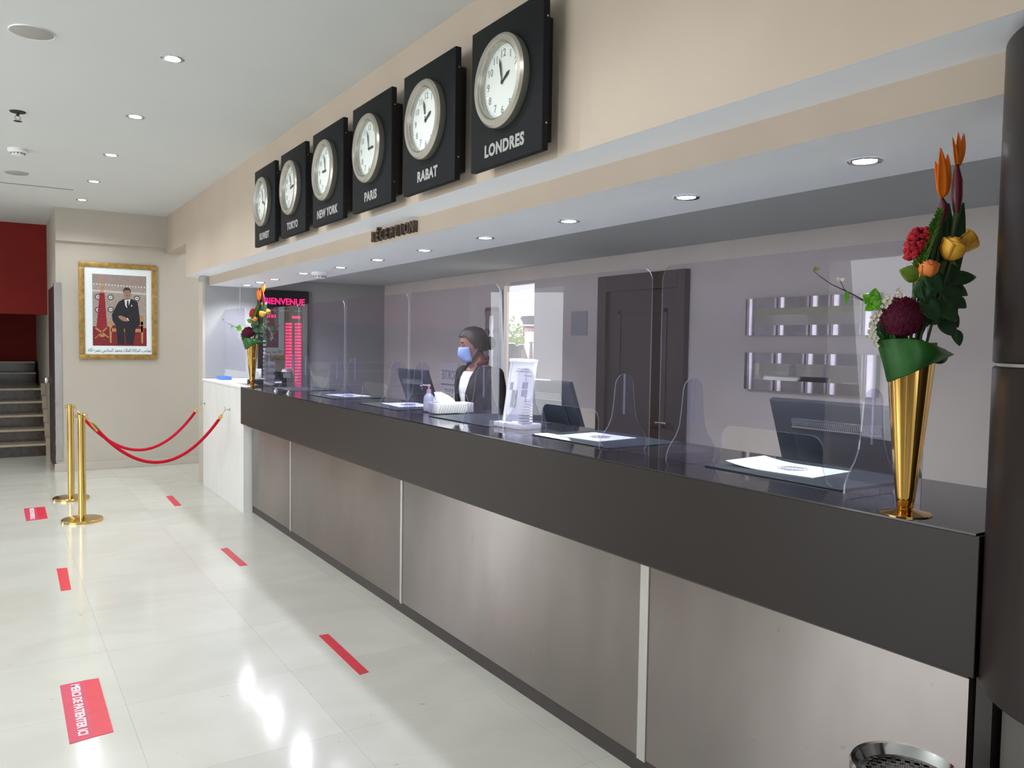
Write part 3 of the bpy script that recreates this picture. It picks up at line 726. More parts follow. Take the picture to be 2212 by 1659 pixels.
sticker('red floor sticker with white lettering, beside the brass posts', [(.213, 8.655), (.382, 8.64), (.376, 8.06), (.214, 8.04)], .6, (.268, 8.35), .0475, 1.0)

# ================================================================== SHIELDS
XS = 2.12
def rounded(w0, w1, z0, z1, r, n=6, bottom=0):
    pts = [(w0, z0)]
    for k in range(n + 1):
        a = pi - k * pi / 2 / n; pts.append((w0 + r + r * cos(a), z1 - r + r * sin(a)))
    for k in range(n + 1):
        a = pi / 2 - k * pi / 2 / n; pts.append((w1 - r + r * cos(a), z1 - r + r * sin(a)))
    pts.append((w1, z0)); return pts
def make_shield(label):
    t = thing('acrylic_shield', label, 'acrylic screen', group='clear acrylic screens on the counter')
    w, h, cw, ch = .515, .725, .205, .155
    outer = rounded(-w, w, 0, h, .055)                   # starts bottom left, ends bottom right
    cut = [(cw + .03, 0)] + [(cw - .0 + .03 * (1 - sin(a)), .03 - .03 * cos(a) + .0) for a in (pi / 4, pi / 2)]
    cut = [(cw + .045, 0), (cw + .015, .018), (cw, .055)]
    r = .045
    for k in range(6): a = k * pi / 10; cut.append((cw - r + r * cos(a), ch - r + r * sin(a)))
    for k in range(6): a = pi / 2 + k * pi / 10; cut.append((-cw + r + r * cos(a), ch - r + r * sin(a)))
    cut += [(-cw, .055), (-cw - .015, .018), (-cw - .045, 0)]
    poly = outer + cut
    # local: a -> -y (image right), b -> z
    T = frame_T((.0025, 0, 0), (0, -1, 0), (0, 0, 1))
    MB().use(M['acrylic']).prism(poly, T, .005, M['acrylic_edge']).build('panel', None, t, local=True, smooth=0)
    for yy in (.345, -.365):
        half = [(.112, 0), (.124, .018), (.122, .045), (.104, .078), (.080, .105), (.063, .14), (.055, .19), (.049, .25)]
        for k in range(1, 7): a = k * pi / 12; half.append((.048 * cos(a), .262 + .05 * sin(a)))
        poly2 = [(x, z) for x, z in half] + [(-x, z) for x, z in reversed(half[:-1])]
        T2 = frame_T((0, yy + .0025, 0), (1, 0, 0), (0, 0, 1))
        b = MB().use(M['acrylic']).prism(poly2, T2, .005, M['acrylic_edge'])
        b.use(M['acrylic_edge']).box(-.0028, .0028, yy - .0032, yy + .0032, .15, .3125)
        b.build('foot', None, t, local=True, smooth=0)
    return t
sh = make_shield('')
lab = ['large clear acrylic screen on the counter behind the near vase', 'clear acrylic screen right of the white leaflet stand', 'clear acrylic screen in front of the masked woman',
       'clear acrylic screen left of the hand sanitizer bottle', 'clear acrylic screen between the LED board and the far papers', 'clear acrylic screen in front of the LED board, beside the far vase']
for i, y in enumerate([1.735, 2.82, 3.92, 4.97, 6.03, 7.06]):
    c = sh if i == 0 else copy_tree(sh); c.location = (XS, y, ZT); c['label'] = lab[i]
# hanging screen over the marble block
t = thing('hanging_screen', 'clear acrylic screen hung on two thin cables above the marble block', 'acrylic screen', (2.15, 8.85, 1.6))
MB().use(M['acrylic']).prism(rounded(-.5, .5, 1.27, 1.92, .01), frame_T((2.155, 8.86, 0), (0, -1, 0), (0, 0, 1)), .005, M['acrylic_edge']).build('panel', None, t, smooth=0)
for y in (9.28, 8.55): MB().cyl((2.152, y, 1.90), (2.152, y, 2.18), .003, n=8).build('cable', M['steel'], t)

# ================================================================== THINGS ON THE COUNTER
def poly_obj(name, pts, z, h, m, parent):
    return MB().prism(pts, Matrix.Translation((0, 0, z)), h).build(name, m, parent, smooth=0)
pads = [(1.46, 2.01, 'dark glass desk pad under papers, nearest the gold vase'), (2.54, 3.10, 'dark desk pad right of the white leaflet stand'), (3.50, 4.16, 'dark desk pad under the white tissue box'),
        (4.60, 5.22, 'dark desk pad left of the sanitizer bottle'), (5.70, 6.28, 'dark desk pad between the far two stations'), (6.75, 7.3, 'dark desk pad nearest the LED board')]
for y0, y1, l_ in pads:
    tag(MB().box(2.115, 2.52, y0, y1, ZT + .0003, ZT + .006).build('desk_pad', M['pad'], smooth=0, bevel=.002), l_, 'desk pad', 'dark desk pads along the counter')
def sheet(name, label, c, w, l, rot, grp, logo=True, curl=.0):
    t = thing(name, label, 'paper', (c[0], c[1], ZT + .0065), grp, rotz=rot)
    b = MB(); n = 8
    vs = []
    for j in range(n + 1):
        y = -l / 2 + l * j / n
        zz = curl * max(0, (j / n - .55)) ** 2 * 4
        vs += [(-w / 2, y, zz), (w / 2, y, zz)]
    vs += [(x, y, z + .0022) for x, y, z in vs]
    m_ = (n + 1) * 2
    fs = []
    for j in range(n):
        a = 2 * j; fs += [(a, a + 1, a + 3, a + 2), (m_ + a, m_ + a + 2, m_ + a + 3, m_ + a + 1), (a, a + 2, m_ + a + 2, m_ + a), (a + 1, m_ + a + 1, m_ + a + 3, a + 3)]
    fs += [(0, m_, m_ + 1, 1), (2 * n, 2 * n + 1, m_ + 2 * n + 1, m_ + 2 * n)]
    b.add(vs, fs); b.build('page', M['paper'], t, local=True, smooth=0)
    if logo:
        b = MB()
        for k in range(2):
            b.tube([(.045 * cos(a) * (1 - .25 * k), -.02 + .05 * sin(a) * (1 - .25 * k), .0026) for a in [j * 2 * pi / 24 for j in range(25)]], .0011, 4)
        for k in range(5): b.box(-.06 + .005 * k, .06 - .005 * k, -.04 + k * .012, -.037 + k * .012, .0024, .003)
        b.build('printed_crest', M['ink'], t, local=True, smooth=0)
    return t
sheet('registration_sheet', 'white printed sheet on the desk pad nearest the gold vase', (2.31, 1.81), .235, .34, .1, 'white sheets on the desk pads', curl=.018)
sheet('registration_sheet', 'white sunlit sheet on the desk pad right of the leaflet stand', (2.31, 2.86), .24, .27, .12, 'white sheets on the desk pads')
sheet('registration_sheet', 'white sheet on the desk pad left of the sanitizer bottle', (2.34, 4.93), .24, .36, -.1, 'white sheets on the desk pads')
sheet('registration_sheet', 'white sheet on the fifth desk pad from the column', (2.33, 5.98), .22, .32, .1, 'white sheets on the desk pads')

# tissue box
t = thing('tissue_box', 'low white patterned box with white tissue sticking out', 'tissue box', (2.35, 4.26, ZT + .006))
MB().rbox(2.205, 2.455, 4.23, 4.35, ZT + .0065, ZT + .066, .003).build('carton', M['white'], t)
b = MB()
for k in range(14):
    x = 2.215 + k * .017
    b.box(0, .002, -.0005, .0005, 0, .062, Matrix.Translation((x, 4.2294, ZT + .008)) @ Matrix.Rotation(.5, 4, 'Y') if False else Matrix.Translation((x, 4.2294, ZT + .010)) @ Matrix.Rotation(.35, 4, 'Y') @ Matrix.Scale(.8, 4, (0, 0, 1)))
b.build('diagonal_pattern', M['notice'], t, smooth=0)
b = MB(); rings = []
for j in range(7):
    v = j / 6; ring = []
    for k in range(16):
        a = 2 * pi * k / 16; rr = 1 - .75 * v + .12 * sin(3 * a + v * 3)
        ring.append(Vector((2.285 - .05 * v + .075 * rr * cos(a), 4.29 + .02 * rr * sin(a), ZT + .064 + .068 * v ** .8 + .008 * cos(2 * a) * (1 - v))))
    rings.append(ring)
b.loft(rings).build('tissue', M['tissue'], t)

# sanitizer bottle
t = thing('sanitizer_bottle', 'clear pump bottle of hand gel with pale pink pump', 'bottle', (2.30, 4.44, ZT))
T = Matrix.Translation((2.255, 4.44, ZT + .0065))
MB().lathe([(.030, 0), (.033, .004), (.033, .075), (.030, .09), (.016, .106), (.012, .112)], 28, T).build('bottle', M['gel'], t)
MB().lathe([(.0335, .02), (.0335, .06)], 28, T, cap=False).build('label', M['paper'], t)
b = MB().lathe([(.014, .108), (.014, .132), (.006, .134), (.006, .15), (.011, .152), (.011, .16), (.005, .163)], 20, T)
b.tube([T @ Vector((0, 0, .157)), T @ Vector((-.03, .02, .159)), T @ Vector((-.045, .03, .153))], .0045)
b.build('pump', M['pink'], t)

# leaflet stand (white tilted display, acrylic back leg)
t = thing('leaflet_stand', 'white tilted leaflet stand with printed notices, standing on the counter', 'leaflet stand', (2.26, 3.30, ZT))
LS = Matrix.Translation((2.235, 3.42, ZT)) @ Matrix.Rotation(radians(4), 4, 'Z') @ Matrix.Diagonal((1, .85, 1, 1))
tilt = Matrix.Rotation(radians(9), 4, 'Y')
TT = LS @ Matrix.Translation((0, 0, .03)) @ tilt
# tray
MB().rbox(-.06, .075, -.135, .135, 0, .028, .005, LS).build('base_tray', M['white'], t)
MB().rbox(-.004, .0, -.115, .115, 0, .31, .0015, TT).build('back_sheet', M['paper'], t)
b = MB(); b.box(-.012, .004, .108, .122, 0, .315, TT).box(-.012, .004, -.122, -.108, 0, .315, TT).box(-.022, .006, -.122, .122, .305, .322, TT)
b.build('rim', M['white'], t, bevel=.002)
b = MB()
for (y0, y1, z0, z1, mm_) in ((.02, .075, .07, .16, 'ink'), (-.07, -.02, .17, .205, 'blueink'), (-.075, -.02, .13, .165, 'ink'), (-.095, -.02, .235, .24, 'ink'), (-.07, .06, .255, .262, 'ink'), (-.06, .05, .268, .273, 'ink'), (.07, .1, .16, .2, 'ink'), (-.09, -.03, .01, .07, 'ink')):
    b.use(M[mm_]).box(-.0052, -.0042, y0, y1, z0, z1, TT)
b.build('printed_notices', None, t, smooth=0)
b = MB().use(M['acrylic']).prism([(-.0, 0), (.10, 0), (.01, .22)], LS @ frame_T((0.02, -.12, .02), (1, 0, 0), (0, 0, 1)), .003, M['acrylic_edge'])
b.build('side_brace', None, t, smooth=0)
b = MB()
for k in range(9): b.box(-.045 + .003 * k, .02, -.133 + .001 * k, -.085, .03 + k * .014, .0415 + k * .014, LS)
tag(b.build('leaflet_stack', M['paper'], smooth=0), 'stack of pale leaflets stepped beside the leaflet stand', 'leaflets')

# small round metal tealight-like bells by the LED board reflection
for (x, y, l_) in ((2.0, 6.78, 'small shiny round desk bell under the LED board, left of the pair'), (2.0, 6.43, 'small shiny round desk bell under the LED board, right of the pair')):
    t = thing('desk_bell', l_, 'bell', (x, y, ZT), 'small shiny desk bells')
    MB().lathe([(.02, 0.0005), (.02, .004), (.016, .007), (.014, .017), (.004, .022)], 20).build('dome', M['chrome'], t, local=True)
    MB().lathe([(.003, .021), (.003, .028), (.001, .029)], 10).build('plunger', M['chrome'], t, local=True)

# objects on the marble block end
t = thing('card_box', 'small blue and white box on the marble counter by the post', 'box', (2.12, 8.95, 1.17))
MB().rbox(2.02, 2.13, 8.82, 9.02, 1.1655, 1.20, .003).build('carton', M['bluecard'], t)
tag(MB().box(2.3, 2.52, 8.3, 8.7, 1.1655, 1.177).build('folder', M['pad'], smooth=0, bevel=.002), 'dark folder lying on the white marble counter', 'folder')
t = thing('display_card', 'white card holder with black base behind the far vase', 'card holder', (2.08, 8.0, 1.16))
MB().rbox(2.09, 2.25, 7.99, 8.05, 1.1605, 1.205, .003).build('base', M['black'], t)
MB().rbox(2.09, 2.22, 8.01, 8.02, 1.206, 1.31, .002).build('card', M['paper'], t)
text('printed_mark', 'G', .05, frame_T((2.165, 8.009, 1.262), (1, 0, 0), (0, 0, 1)), M['ink'], t, ext=.0003) if False else MB().tube([(2.165 + .02 * cos(a), 8.008, 1.26 + .02 * sin(a)) for a in [j * pi / 6 for j in range(13)]], .001, 4).build('printed_mark', M['ink'], t)
t = thing('card_terminal', 'black card payment terminal on the counter before the LED board', 'payment terminal', (2.36, 7.62, ZT))
CT = Matrix.Translation((2.36, 7.62, ZT + .001)) @ Matrix.Rotation(-.4, 4, 'Z')
MB().rbox(-.06, .06, -.05, .05, 0, .03, .008, CT).build('stand', M['black'], t)
MB().rbox(-.05, .05, -.045, .045, .0, .13, .01, CT @ Matrix.Translation((0, 0, .028)) @ Matrix.Rotation(.35, 4, 'X')).build('handset', M['black'], t)
MB().box(-.035, .035, -.0475, -.0455, .07, .115, CT @ Matrix.Translation((0, 0, .028)) @ Matrix.Rotation(.35, 4, 'X')).build('screen', M['vent'], t)
t = thing('brochure_rack', 'clear rack of small leaflets standing before the LED board', 'brochure rack', (2.2, 7.66, ZT))
MB().use(M['acrylic']).box(2.16, 2.165, 7.6, 7.72, ZT + .001, ZT + .3).box(2.16, 2.24, 7.6, 7.605, ZT + .001, ZT + .26).box(2.16, 2.24, 7.715, 7.72, ZT + .001, ZT + .26).box(2.16, 2.24, 7.6, 7.72, ZT + .001, ZT + .006).build('holder', None, t, smooth=0)
b = MB()
for k in range(4): b.box(2.17, 2.235, 7.61, 7.71, ZT + .01 + k * .062, ZT + .04 + k * .062)
b.build('pocket', M['notice'], t, smooth=0)

# ================================================================== MONITORS
def make_monitor(label, y, w, x=2.80):
    t = thing('monitor', label, 'computer monitor', (x + .12, y, .76), 'computer monitors behind the counter')
    R = Matrix.Translation((x, y, 1.365)) @ Matrix.Rotation(radians(-20), 4, 'Y')
    MB().rbox(0, .03, -w / 2, w / 2, -.42, 0, .006, R).build('housing', M['monitor'], t)
    MB().box(.0305, .031, -w / 2 + .015, w / 2 - .015, -.40, -.015, R).build('screen', M['black'], t, smooth=0)
    b = MB()
    b.rbox(-.014, 0.002, -w * .33, w * .33, -.34, -.075, .006, R)
    b.build('rear_cover', M['monitor'], t)
    b = MB()
    for k in range(44):
        yy = -w * .32 + k * w * .64 / 43
        b.box(-.0165, -.0135, yy - .0022, yy + .0012, -.108, -.082, R) 
    b.box(-.0175, -.0135, -w * .33, w * .33, -.114, -.110, R)
    b.build('vent_grille', M['vent'], t, smooth=0)
    MB().rbox(x + .13, x + .17, y - .04, y + .04, .77, 1.2, .01).build('stand_neck', M['monitor'], t)
    MB().rbox(x + .04, x + .25, y - .12, y + .12, .7605, .775, .006).build('stand_foot', M['monitor'], t)
make_monitor('large dark monitor seen from behind, beside the near gold vase', 1.99, .62)
make_monitor('dark monitor seen from behind, right of the leaflet stand', 4.03, .60)
make_monitor('dark monitor seen from behind, left of the masked woman', 5.93, .55, 2.84)

# ================================================================== LED BOARD
t = thing('led_board', 'tall black LED board reading BIENVENUE with pink number columns', 'LED board', (2.79, 9.15, 1.6))
MB().use(M['board']).prism(rounded(2.50, 3.085, 1.0, 2.165, .02), frame_T((0, 9.19, 0), (1, 0, 0), (0, 0, 1)), .035).build('cabinet', None, t, smooth=0)
Fb = lambda x, z: frame_T((x, 9.1535, z), (1, 0, 0), (0, 0, 1))
text('heading', 'BIENVENUE', .098, Fb(2.80, 2.035), M['led'], t, ext=.0008, bold=.002, wide=.92)
b = MB()
for x0_, x1_ in ((2.60, 2.70), (2.74, 2.86), (2.90, 3.0)): b.box(x0_, x1_, 9.1535, 9.1545, 1.93, 1.938)
b.build('caption_line', M['ink'], t, smooth=0)
b = MB()
for x in (2.60, 2.62, 2.645, 2.66, 2.685): b.box(x, x + .012, 9.153, 9.1545, 1.85, 1.885)
for k in range(5): b.box(2.885 + k * .02, 2.90 + k * .02, 9.153, 9.1545, 1.848, 1.878)
b.build('date_time_row', M['led'], t, smooth=0)
for cx, nm in ((2.845, 'buy_column'), (2.955, 'sell_column')):
    b = MB()
    for r_ in range(21):
        z = 1.785 - r_ * .036
        for k in range(4):
            wv = .0175
            b.use(M['led']).box(cx - .035 + k * .019, cx - .035 + k * .019 + wv, 9.153, 9.1545, z - .010, z + .010)
        b.use(M['led_off']).box(cx - .042, cx + .042, 9.1542, 9.155, z - .02, z + .015)
    b.build(nm, None, t, smooth=0)
b = MB()
for r_ in range(14):
    z = 1.72 - r_ * .045; b.box(2.555, 2.585, 9.1535, 9.1545, z - .007, z + .009)
b.build('currency_column', M['notice'], t, smooth=0)

# ================================================================== BACK WALL ITEMS
def wavy_mirror(name, label, y0, y1, z0, z1, iy0, iy1, iz0, iz1, peaks, grp, axis='y'):
    t = thing(name, label, 'mirror', (4.05, (y0 + y1) / 2, (z0 + z1) / 2), grp)
    def wave(s):
        v = 0
        for p_ in peaks: v += .007 * math.exp(-((s - p_) / .022) ** 2)
        return v
    N = 150; b = MB()
    base = 4.012
    def strip(a0, a1, c0, c1):
        n = max(2, int(N * (a1 - a0) / max(y1 - y0, z1 - z0))) if True else N
        vs = []; fs = []
        for j in range(n + 1):
            s_ = a0 + (a1 - a0) * j / n; x = base - wave(s_)
            for cc in (c0, c1): vs.append((x, s_, cc) if axis == 'y' else (x, cc, s_))
        for j in range(n): fs.append((2 * j, 2 * j + 1, 2 * j + 3, 2 * j + 2))
        b.add(vs, fs)
    if axis == 'y':
        strip(y0, y1, z0, iz0); strip(y0, y1, iz1, z1); strip(y0, iy0, iz0, iz1); strip(iy1, y1, iz0, iz1)
    else:
        strip(z0, z1, y0, iy0); strip(z0, z1, iy1, y1); strip(z0, iz0, iy0, iy1); strip(iz1, z1, iy0, iy1)
    b.build('wavy_frame', M['steel_wave'], t, smooth=60)
    MB().box(4.0125, 4.0155, iy0 - .005, iy1 + .005, iz0 - .005, iz1 + .005).build('mirror_glass', M['mirror'], t, smooth=0)
    MB().box(4.016, 4.05, y0 + .004, y1 - .004, z0 + .003, z1 - .003).box(4.014, 4.05, y0, y0 + .02, z0, z1).box(4.014, 4.05, y1 - .02, y1, z0, z1).build('backing', M['clock_box'], t, smooth=0)
pk = [3.26, 3.03, 2.905, 2.74 + .0, 2.70 - .02, 3.42]
wavy_mirror('wavy_mirror', 'upper of two long horizontal wavy steel mirrors on the back wall', 2.585, 3.495, 1.664, 1.893, 2.69, 3.42, 1.725, 1.83, [3.23, 3.0, 2.86, 2.66, 3.47], 'horizontal wavy steel mirrors')
wavy_mirror('wavy_mirror', 'lower of two long horizontal wavy steel mirrors on the back wall', 2.585, 3.495, 1.325, 1.556, 2.69, 3.42, 1.39, 1.493, [3.24, 3.02, 2.87, 2.64, 3.46], 'horizontal wavy steel mirrors')
wavy_mirror('tall_wavy_mirror', 'tall upright wavy steel mirror left of the bright doorway', 6.475, 6.715, 1.05, 1.94, 6.56, 6.64, 1.12, 1.86, [1.2, 1.45, 1.7, 1.9], None, axis='z')
tag(MB().rbox(4.044, 4.05, 5.16, 5.376, 1.667, 1.867, .002).build('wall_notice', M['notice']), 'pale grey notice sheet on the wall left of the dark door', 'notice')
t = thing('sign_reflection', 'reflection of a SORTIE and EXIT sign modelled as a pale sheet with reversed lettering, left of the woman', 'sign', (4.05, 7.5, 1.19))  # a sign's reflection, modelled as a solid sheet with reversed letters
MB().rbox(4.044, 4.05, 7.29, 7.72, .97, 1.385, .002).build('sheet', M['paper_dim'], t)
Tm = frame_T((4.0435, 7.5, 1.25), (0, 1, 0), (0, 0, 1))
text('wording', 'SORTIE', .14, Tm, M['ink'], t, ext=.0004, wide=.72)
text('wording', 'EXIT', .12, frame_T((4.0435, 7.5, 1.06), (0, 1, 0), (0, 0, 1)), M['ink'], t, ext=.0004, wide=.8)
MB().box(4.0432, 4.0437, 7.33, 7.68, 1.145, 1.16).build('rule_line', M['ink'], t, smooth=0)
# pale sheer curtain gathered at the left jamb of the doorway
b = MB(); rings = []
for j in range(16):
    v = j / 15; z = 2.1 - v * 2.05; wdt = .02 + .10 * min(1, v * 1.5)
    rings.append([Vector((4.02 + .012 * sin(k * 1.4), DY1 + .03 - wdt * k / 10, z)) for k in range(11)])
tag(b.loft(rings, closed=False).build('curtain', M['chiffon'], solid=.004, smooth=80), 'pale curtain gathered at the left side of the bright doorway', 'curtain')

# ================================================================== TRASH BIN
t = thing('ashtray_bin', 'round steel bin with perforated top, below the counter at the right', 'bin', (1.72, .99, 0))
TB = Matrix.Translation((1.70, .985, 0))
R_ = .118; zb = .655
MB().lathe([(R_ - .012, 0), (R_ - .01, .01), (R_ - .01, zb - .03)], 48, TB).build('body', M['steel'], t)
MB().lathe([(R_ - .012, zb - .035), (R_, zb - .03), (R_ + .002, zb - .008), (R_ - .002, zb), (R_ - .012, zb), (R_ - .018, zb - .012), (R_ - .024, zb - .022)], 64, TB, cap=False).build('rim', M['chrome'], t)
MB().lathe([(R_ - .016, zb - .05), (R_ - .016, zb - .048)], 48, TB).build('tray', M['bin_in'], t)
bm = bmesh.new()
# perforated plate: hex grid of holes
b = MB(); s_ = .0195; rr = .0072
g_ = int(R_ / s_) + 2
for i in range(-g_, g_ + 1):
    for j in range(-g_, g_ + 1):
        x = i * s_ + (j % 2) * s_ / 2; y = j * s_ * .866
        if sqrt(x * x + y * y) > R_ - .03: continue
        n = 12; o_ = []; ii = []
        for k in range(n):
            a = 2 * pi * k / n + pi / 6
            ap = s_ / 2 / max(abs(cos(((a) % (pi / 3)) - pi / 6)), .1)
            o_.append((x + ap * cos(a), y + ap * sin(a), zb - .022)); ii.append((x + rr * cos(a), y + rr * sin(a), zb - .022))
        vs = [TB @ Vector(p) for p in o_ + ii]
        b.add(vs, [(k, (k + 1) % n, n + (k + 1) % n, n + k) for k in range(n)])
b.build('perforated_plate', M['steel'], t, smooth=0, solid=.0012)
bm.free()
MB().lathe([(R_ - .034, zb - .0226), (R_ - .022, zb - .0214)], 64, TB, cap=False).build('plate_edge', M['steel'], t, smooth=0)

# ================================================================== FLOWERS
def leaf_mesh(b, base, tip, width, nrm, bend=.0, n=8, fold=.15, shape=1.0):
    base = Vector(base); tip = Vector(tip); d = tip - base; L = d.length; d.normalize()
    nn = Vector(nrm); nn = (nn - d * nn.dot(d)).normalized(); sd_ = d.cross(nn)
    rows = []
    for j in range(n + 1):
        v = j / n; w = width * (sin(pi * min(1, v ** shape * .97 + .015)) ** .8)
        c = base + d * L * v + nn * bend * L * sin(pi * v)
        rows.append([c - sd_ * w / 2 + nn * fold * w, c - sd_ * w * .25 + nn * fold * w * .4, c, c + sd_ * w * .25 + nn * fold * w * .4, c + sd_ * w / 2 + nn * fold * w])
    b.loft(rows, closed=False)
def rose(b, c, r, up):
    c = Vector(c); up = Vector(up).normalized(); q = up.to_track_quat('Z', 'Y').to_matrix()
    for layer, (nr, rad, top, clo) in enumerate(((3, .34, 1.08, .55), (3, .56, 1.02, .68), (4, .78, .92, .80), (5, .98, .74, .98))):
        for i in range(nr):
            a0 = 2 * pi * i / nr + layer * .9; rows = []
            for jj in range(8):
                v = jj / 7; row = []
                for kk in range(8):
                    uu = kk / 7 - .5; u = uu * (2 * pi / nr) * 1.5
                    prof_ = (.30 + .70 * sin(min(1, v * 1.5) * pi / 2)) * (1 - (1 - clo) * max(0, v - .5) * 2)
                    rr_ = r * rad * prof_ * (1 + .06 * uu * 2) + (r * .10 * max(0, v - .85) / .15 if layer > 1 else 0)
                    z = r * (-.95 + (top + .95) * v) - r * .55 * v * (abs(uu) * 2) ** 2.5 * .5
                    row.append(c + q @ Vector((rr_ * cos(a0 + u), rr_ * sin(a0 + u), z)))
                rows.append(row)
            b.loft(rows, closed=False)
def bouquet(base, az, who):
    """base = vase foot on the counter, az = heading of the bouquet's front; 1 unit a = right, b = back, c = up (metres)"""
    base = Vector(base)
    Rv = Vector((cos(az), -sin(az), 0)); Bv = Vector((sin(az), cos(az), 0)); Uv = Vector((0, 0, 1))
    def P(u, v, d=0.0):
        c = (1112 - v) / 850.0; a = (u - 1955 - (1112 - v) * .025) / 850.0
        return base + Rv * a + Bv * d + Uv * c
    F = -Bv
    near = who == 'near'
    vl = 'near' if near else 'far'
    def TH(name, label, cat, grp=None): return thing(name, label, cat, tuple(base + Uv * .3), grp)
    # --- vase: fluted flaring trumpet on a round foot
    t = thing('vase', f'tall fluted gold vase on a round foot, {"nearest the column" if near else "at the far end of the dark counter"}', 'vase', tuple(base), 'gold vases with bouquets')
    N = 64; rings = []
    for j in range(14):
        v = j / 13; z = .012 + .43 * v; r0 = .018 + .042 * v ** .9
        ring = []
        for k in range(N):
            a = 2 * pi * k / N
            fl = 1 + (.13 - .03 * v) * abs(sin(a * 2.5 + .4)) ** .7 - .08
            ring.append(base + Vector((r0 * fl * cos(a), r0 * fl * sin(a), z)))
        rings.append(ring)
    MB().loft(rings, cap=False).build('body', M['gold'], t, smooth=50, solid=.0015)
    MB().lathe([(.064, .0005), (.064, .003), (.04, .008), (.02, .013), (.0165, .018), (.0165, .022)], 48, Matrix.Translation(base)).build('foot', M['gold'], t)
    g = f'flowers in the {vl} vase'
    where = 'in the near vase' if near else 'in the far vase'
    V0 = P(1962, 760, 0)
    # --- birds of paradise
    def strel(label, neck, body0, body1, br, tips, m2=None):
        t = TH('bird_of_paradise', label, 'flower', 'birds of paradise ' + where)
        MB().tube([P(1962, 900), P(1975, 760, .01), P(body0[0] - 6, body0[1] + 60, .01), P(*body0)], [.006, .006, .0065, .008], 8).build('stem', M['stem'], t)
        MB().tube([P(*body0), P((body0[0] * 2 + body1[0]) / 3, (body0[1] * 2 + body1[1]) / 3), P((body0[0] + 2 * body1[0]) / 3 + 1, (body0[1] + 2 * body1[1]) / 3), P(*body1)], [br * .6, br, br * .95, br * .35], 12).build('bract', M['bract'], t)
        b = MB()
        for (u, v, w, dd) in tips: leaf_mesh(b, P(neck[0], neck[1]), P(u, v, dd), w, F, .04, fold=.2, shape=.75)
        b.build('sepals', M['orange'], t, solid=.001, smooth=60)
    strel(f'taller bird of paradise flower with orange tips and purple bract {where}', (2057, 362), (2059, 455, 0), (2057, 352, 0), .0135, [(2059, 284, .017, 0), (2076, 284, .019, .01), (2042, 296, .012, -.01)])
    t2 = TH('bird_of_paradise', f'lower bird of paradise flower with broad orange sepals {where}', 'flower', 'birds of paradise ' + where)
    MB().tube([P(1962, 900), P(1985, 700, .012), P(2010, 560, .012), P(2026, 470, .005)], [.006, .006, .006, .008], 8).build('stem', M['stem'], t2)
    MB().tube([P(2024, 480), P(2028, 460), P(2030, 440), P(2026, 424)], [.006, .013, .011, .004], 12).build('bract', M['bract'], t2)
    b = MB()
    for (u, v, w, dd) in ((2020, 318, .030, -.004), (2040, 330, .030, .006), (2011, 345, .022, .002)): leaf_mesh(b, P(2026, 426), P(u, v, dd), w, F, .03, fold=.12, shape=.62)
    b.build('sepals', M['orange'], t2, solid=.001, smooth=60)
    # --- blade leaves
    t = TH('blade_leaves', f'pair of long dark blade leaves rising behind the roses {where}', 'leaves')
    for (b0, tp, w) in (((2040, 690), (2050, 432), .05), ((2048, 660), (2082, 430), .045), ((2000, 700), (2024, 466), .05), ((2030, 640), (2044, 440), .05)):
        b = MB(); leaf_mesh(b, P(b0[0] - 10, b0[1], .02), P(tp[0], tp[1], .02), w, F, .02, fold=.12, shape=.9); b.build('leaf', M['leaf_d'], t, solid=.001)
    # --- green feathery spike
    t = TH('green_spike', f'light green feathery spike leaning beside the red plume {where}', 'foliage')
    b = MB(); rnd = random.Random(3)
    for k in range(150):
        v = k / 150; u = 1972 + 46 * v; w_ = 578 - 125 * v; c = P(u, w_, -.012); L = .020 * (1 - .6 * v) + .006
        a = rnd.uniform(0, 2 * pi); d = Rv * cos(a) + F * abs(sin(a)) * .7 + Uv * .7
        leaf_mesh(b, c, c + d.normalized() * L, .006, F, .1, n=3)
    b.tube([P(1968, 640), P(1972, 578, -.012), P(2018, 453, -.012)], .003, 6)
    b.build('spike', M['spike'], t, smooth=60)
    # --- red cockscomb
    t = TH('cockscomb', f'crimson cockscomb bloom at the upper left {where}', 'flower')
    MB().tube([P(1960, 780), P(1972, 640, .01), P(1974, 545, .01)], .004, 8).build('stem', M['stem'], t)
    b = MB()
    for k in range(260):
        v = rnd.random(); a = rnd.uniform(0, 2 * pi); rr_ = (.7 + .3 * rnd.random()) * .026 * (.55 + .6 * sin(pi * v)) * (1 + .15 * sin(3 * a + 5 * v))
        c = P(1966 + 18 * v, 556 - 66 * v, 0) + Rv * rr_ * cos(a) + Bv * rr_ * sin(a) * .7
        b.ball(c, .0045 + .003 * rnd.random(), 7, 5, (1.3, 1.3, .8))
    b.build('plume', M['cox'], t, smooth=60)
    # --- roses
    def rose_thing(label, u, v, d, r, m_, up, sepal=True):
        t = TH('rose', label, 'flower', 'roses ' + where)
        MB().tube([P(1966, 860, 0), P((1966 + u) / 2 + 4, (v + 800) / 2, d), P(u - 2, v + r * 800, d)], .0032, 8).build('stem', M['stem'], t)
        b = MB(); rose(b, P(u, v, d), r, up); b.build('petals', m_, t, solid=.0006, smooth=60)
        b = MB(); c = P(u, v, d) - Vector(up).normalized() * r * .95
        for k in range(5):
            a = 2 * pi * k / 5; dr = (Rv * cos(a) + Bv * sin(a) - Uv * .6).normalized()
            leaf_mesh(b, c, c + dr * r * 1.1, .010, F, .05, n=4)
        b.build('sepals', M['stem'], t, smooth=60)
    rose_thing(f'large yellow rose facing front {where}', 2046, 535, -.012, .030, M['rose_y'], Uv + Rv * .25 + F * .4)
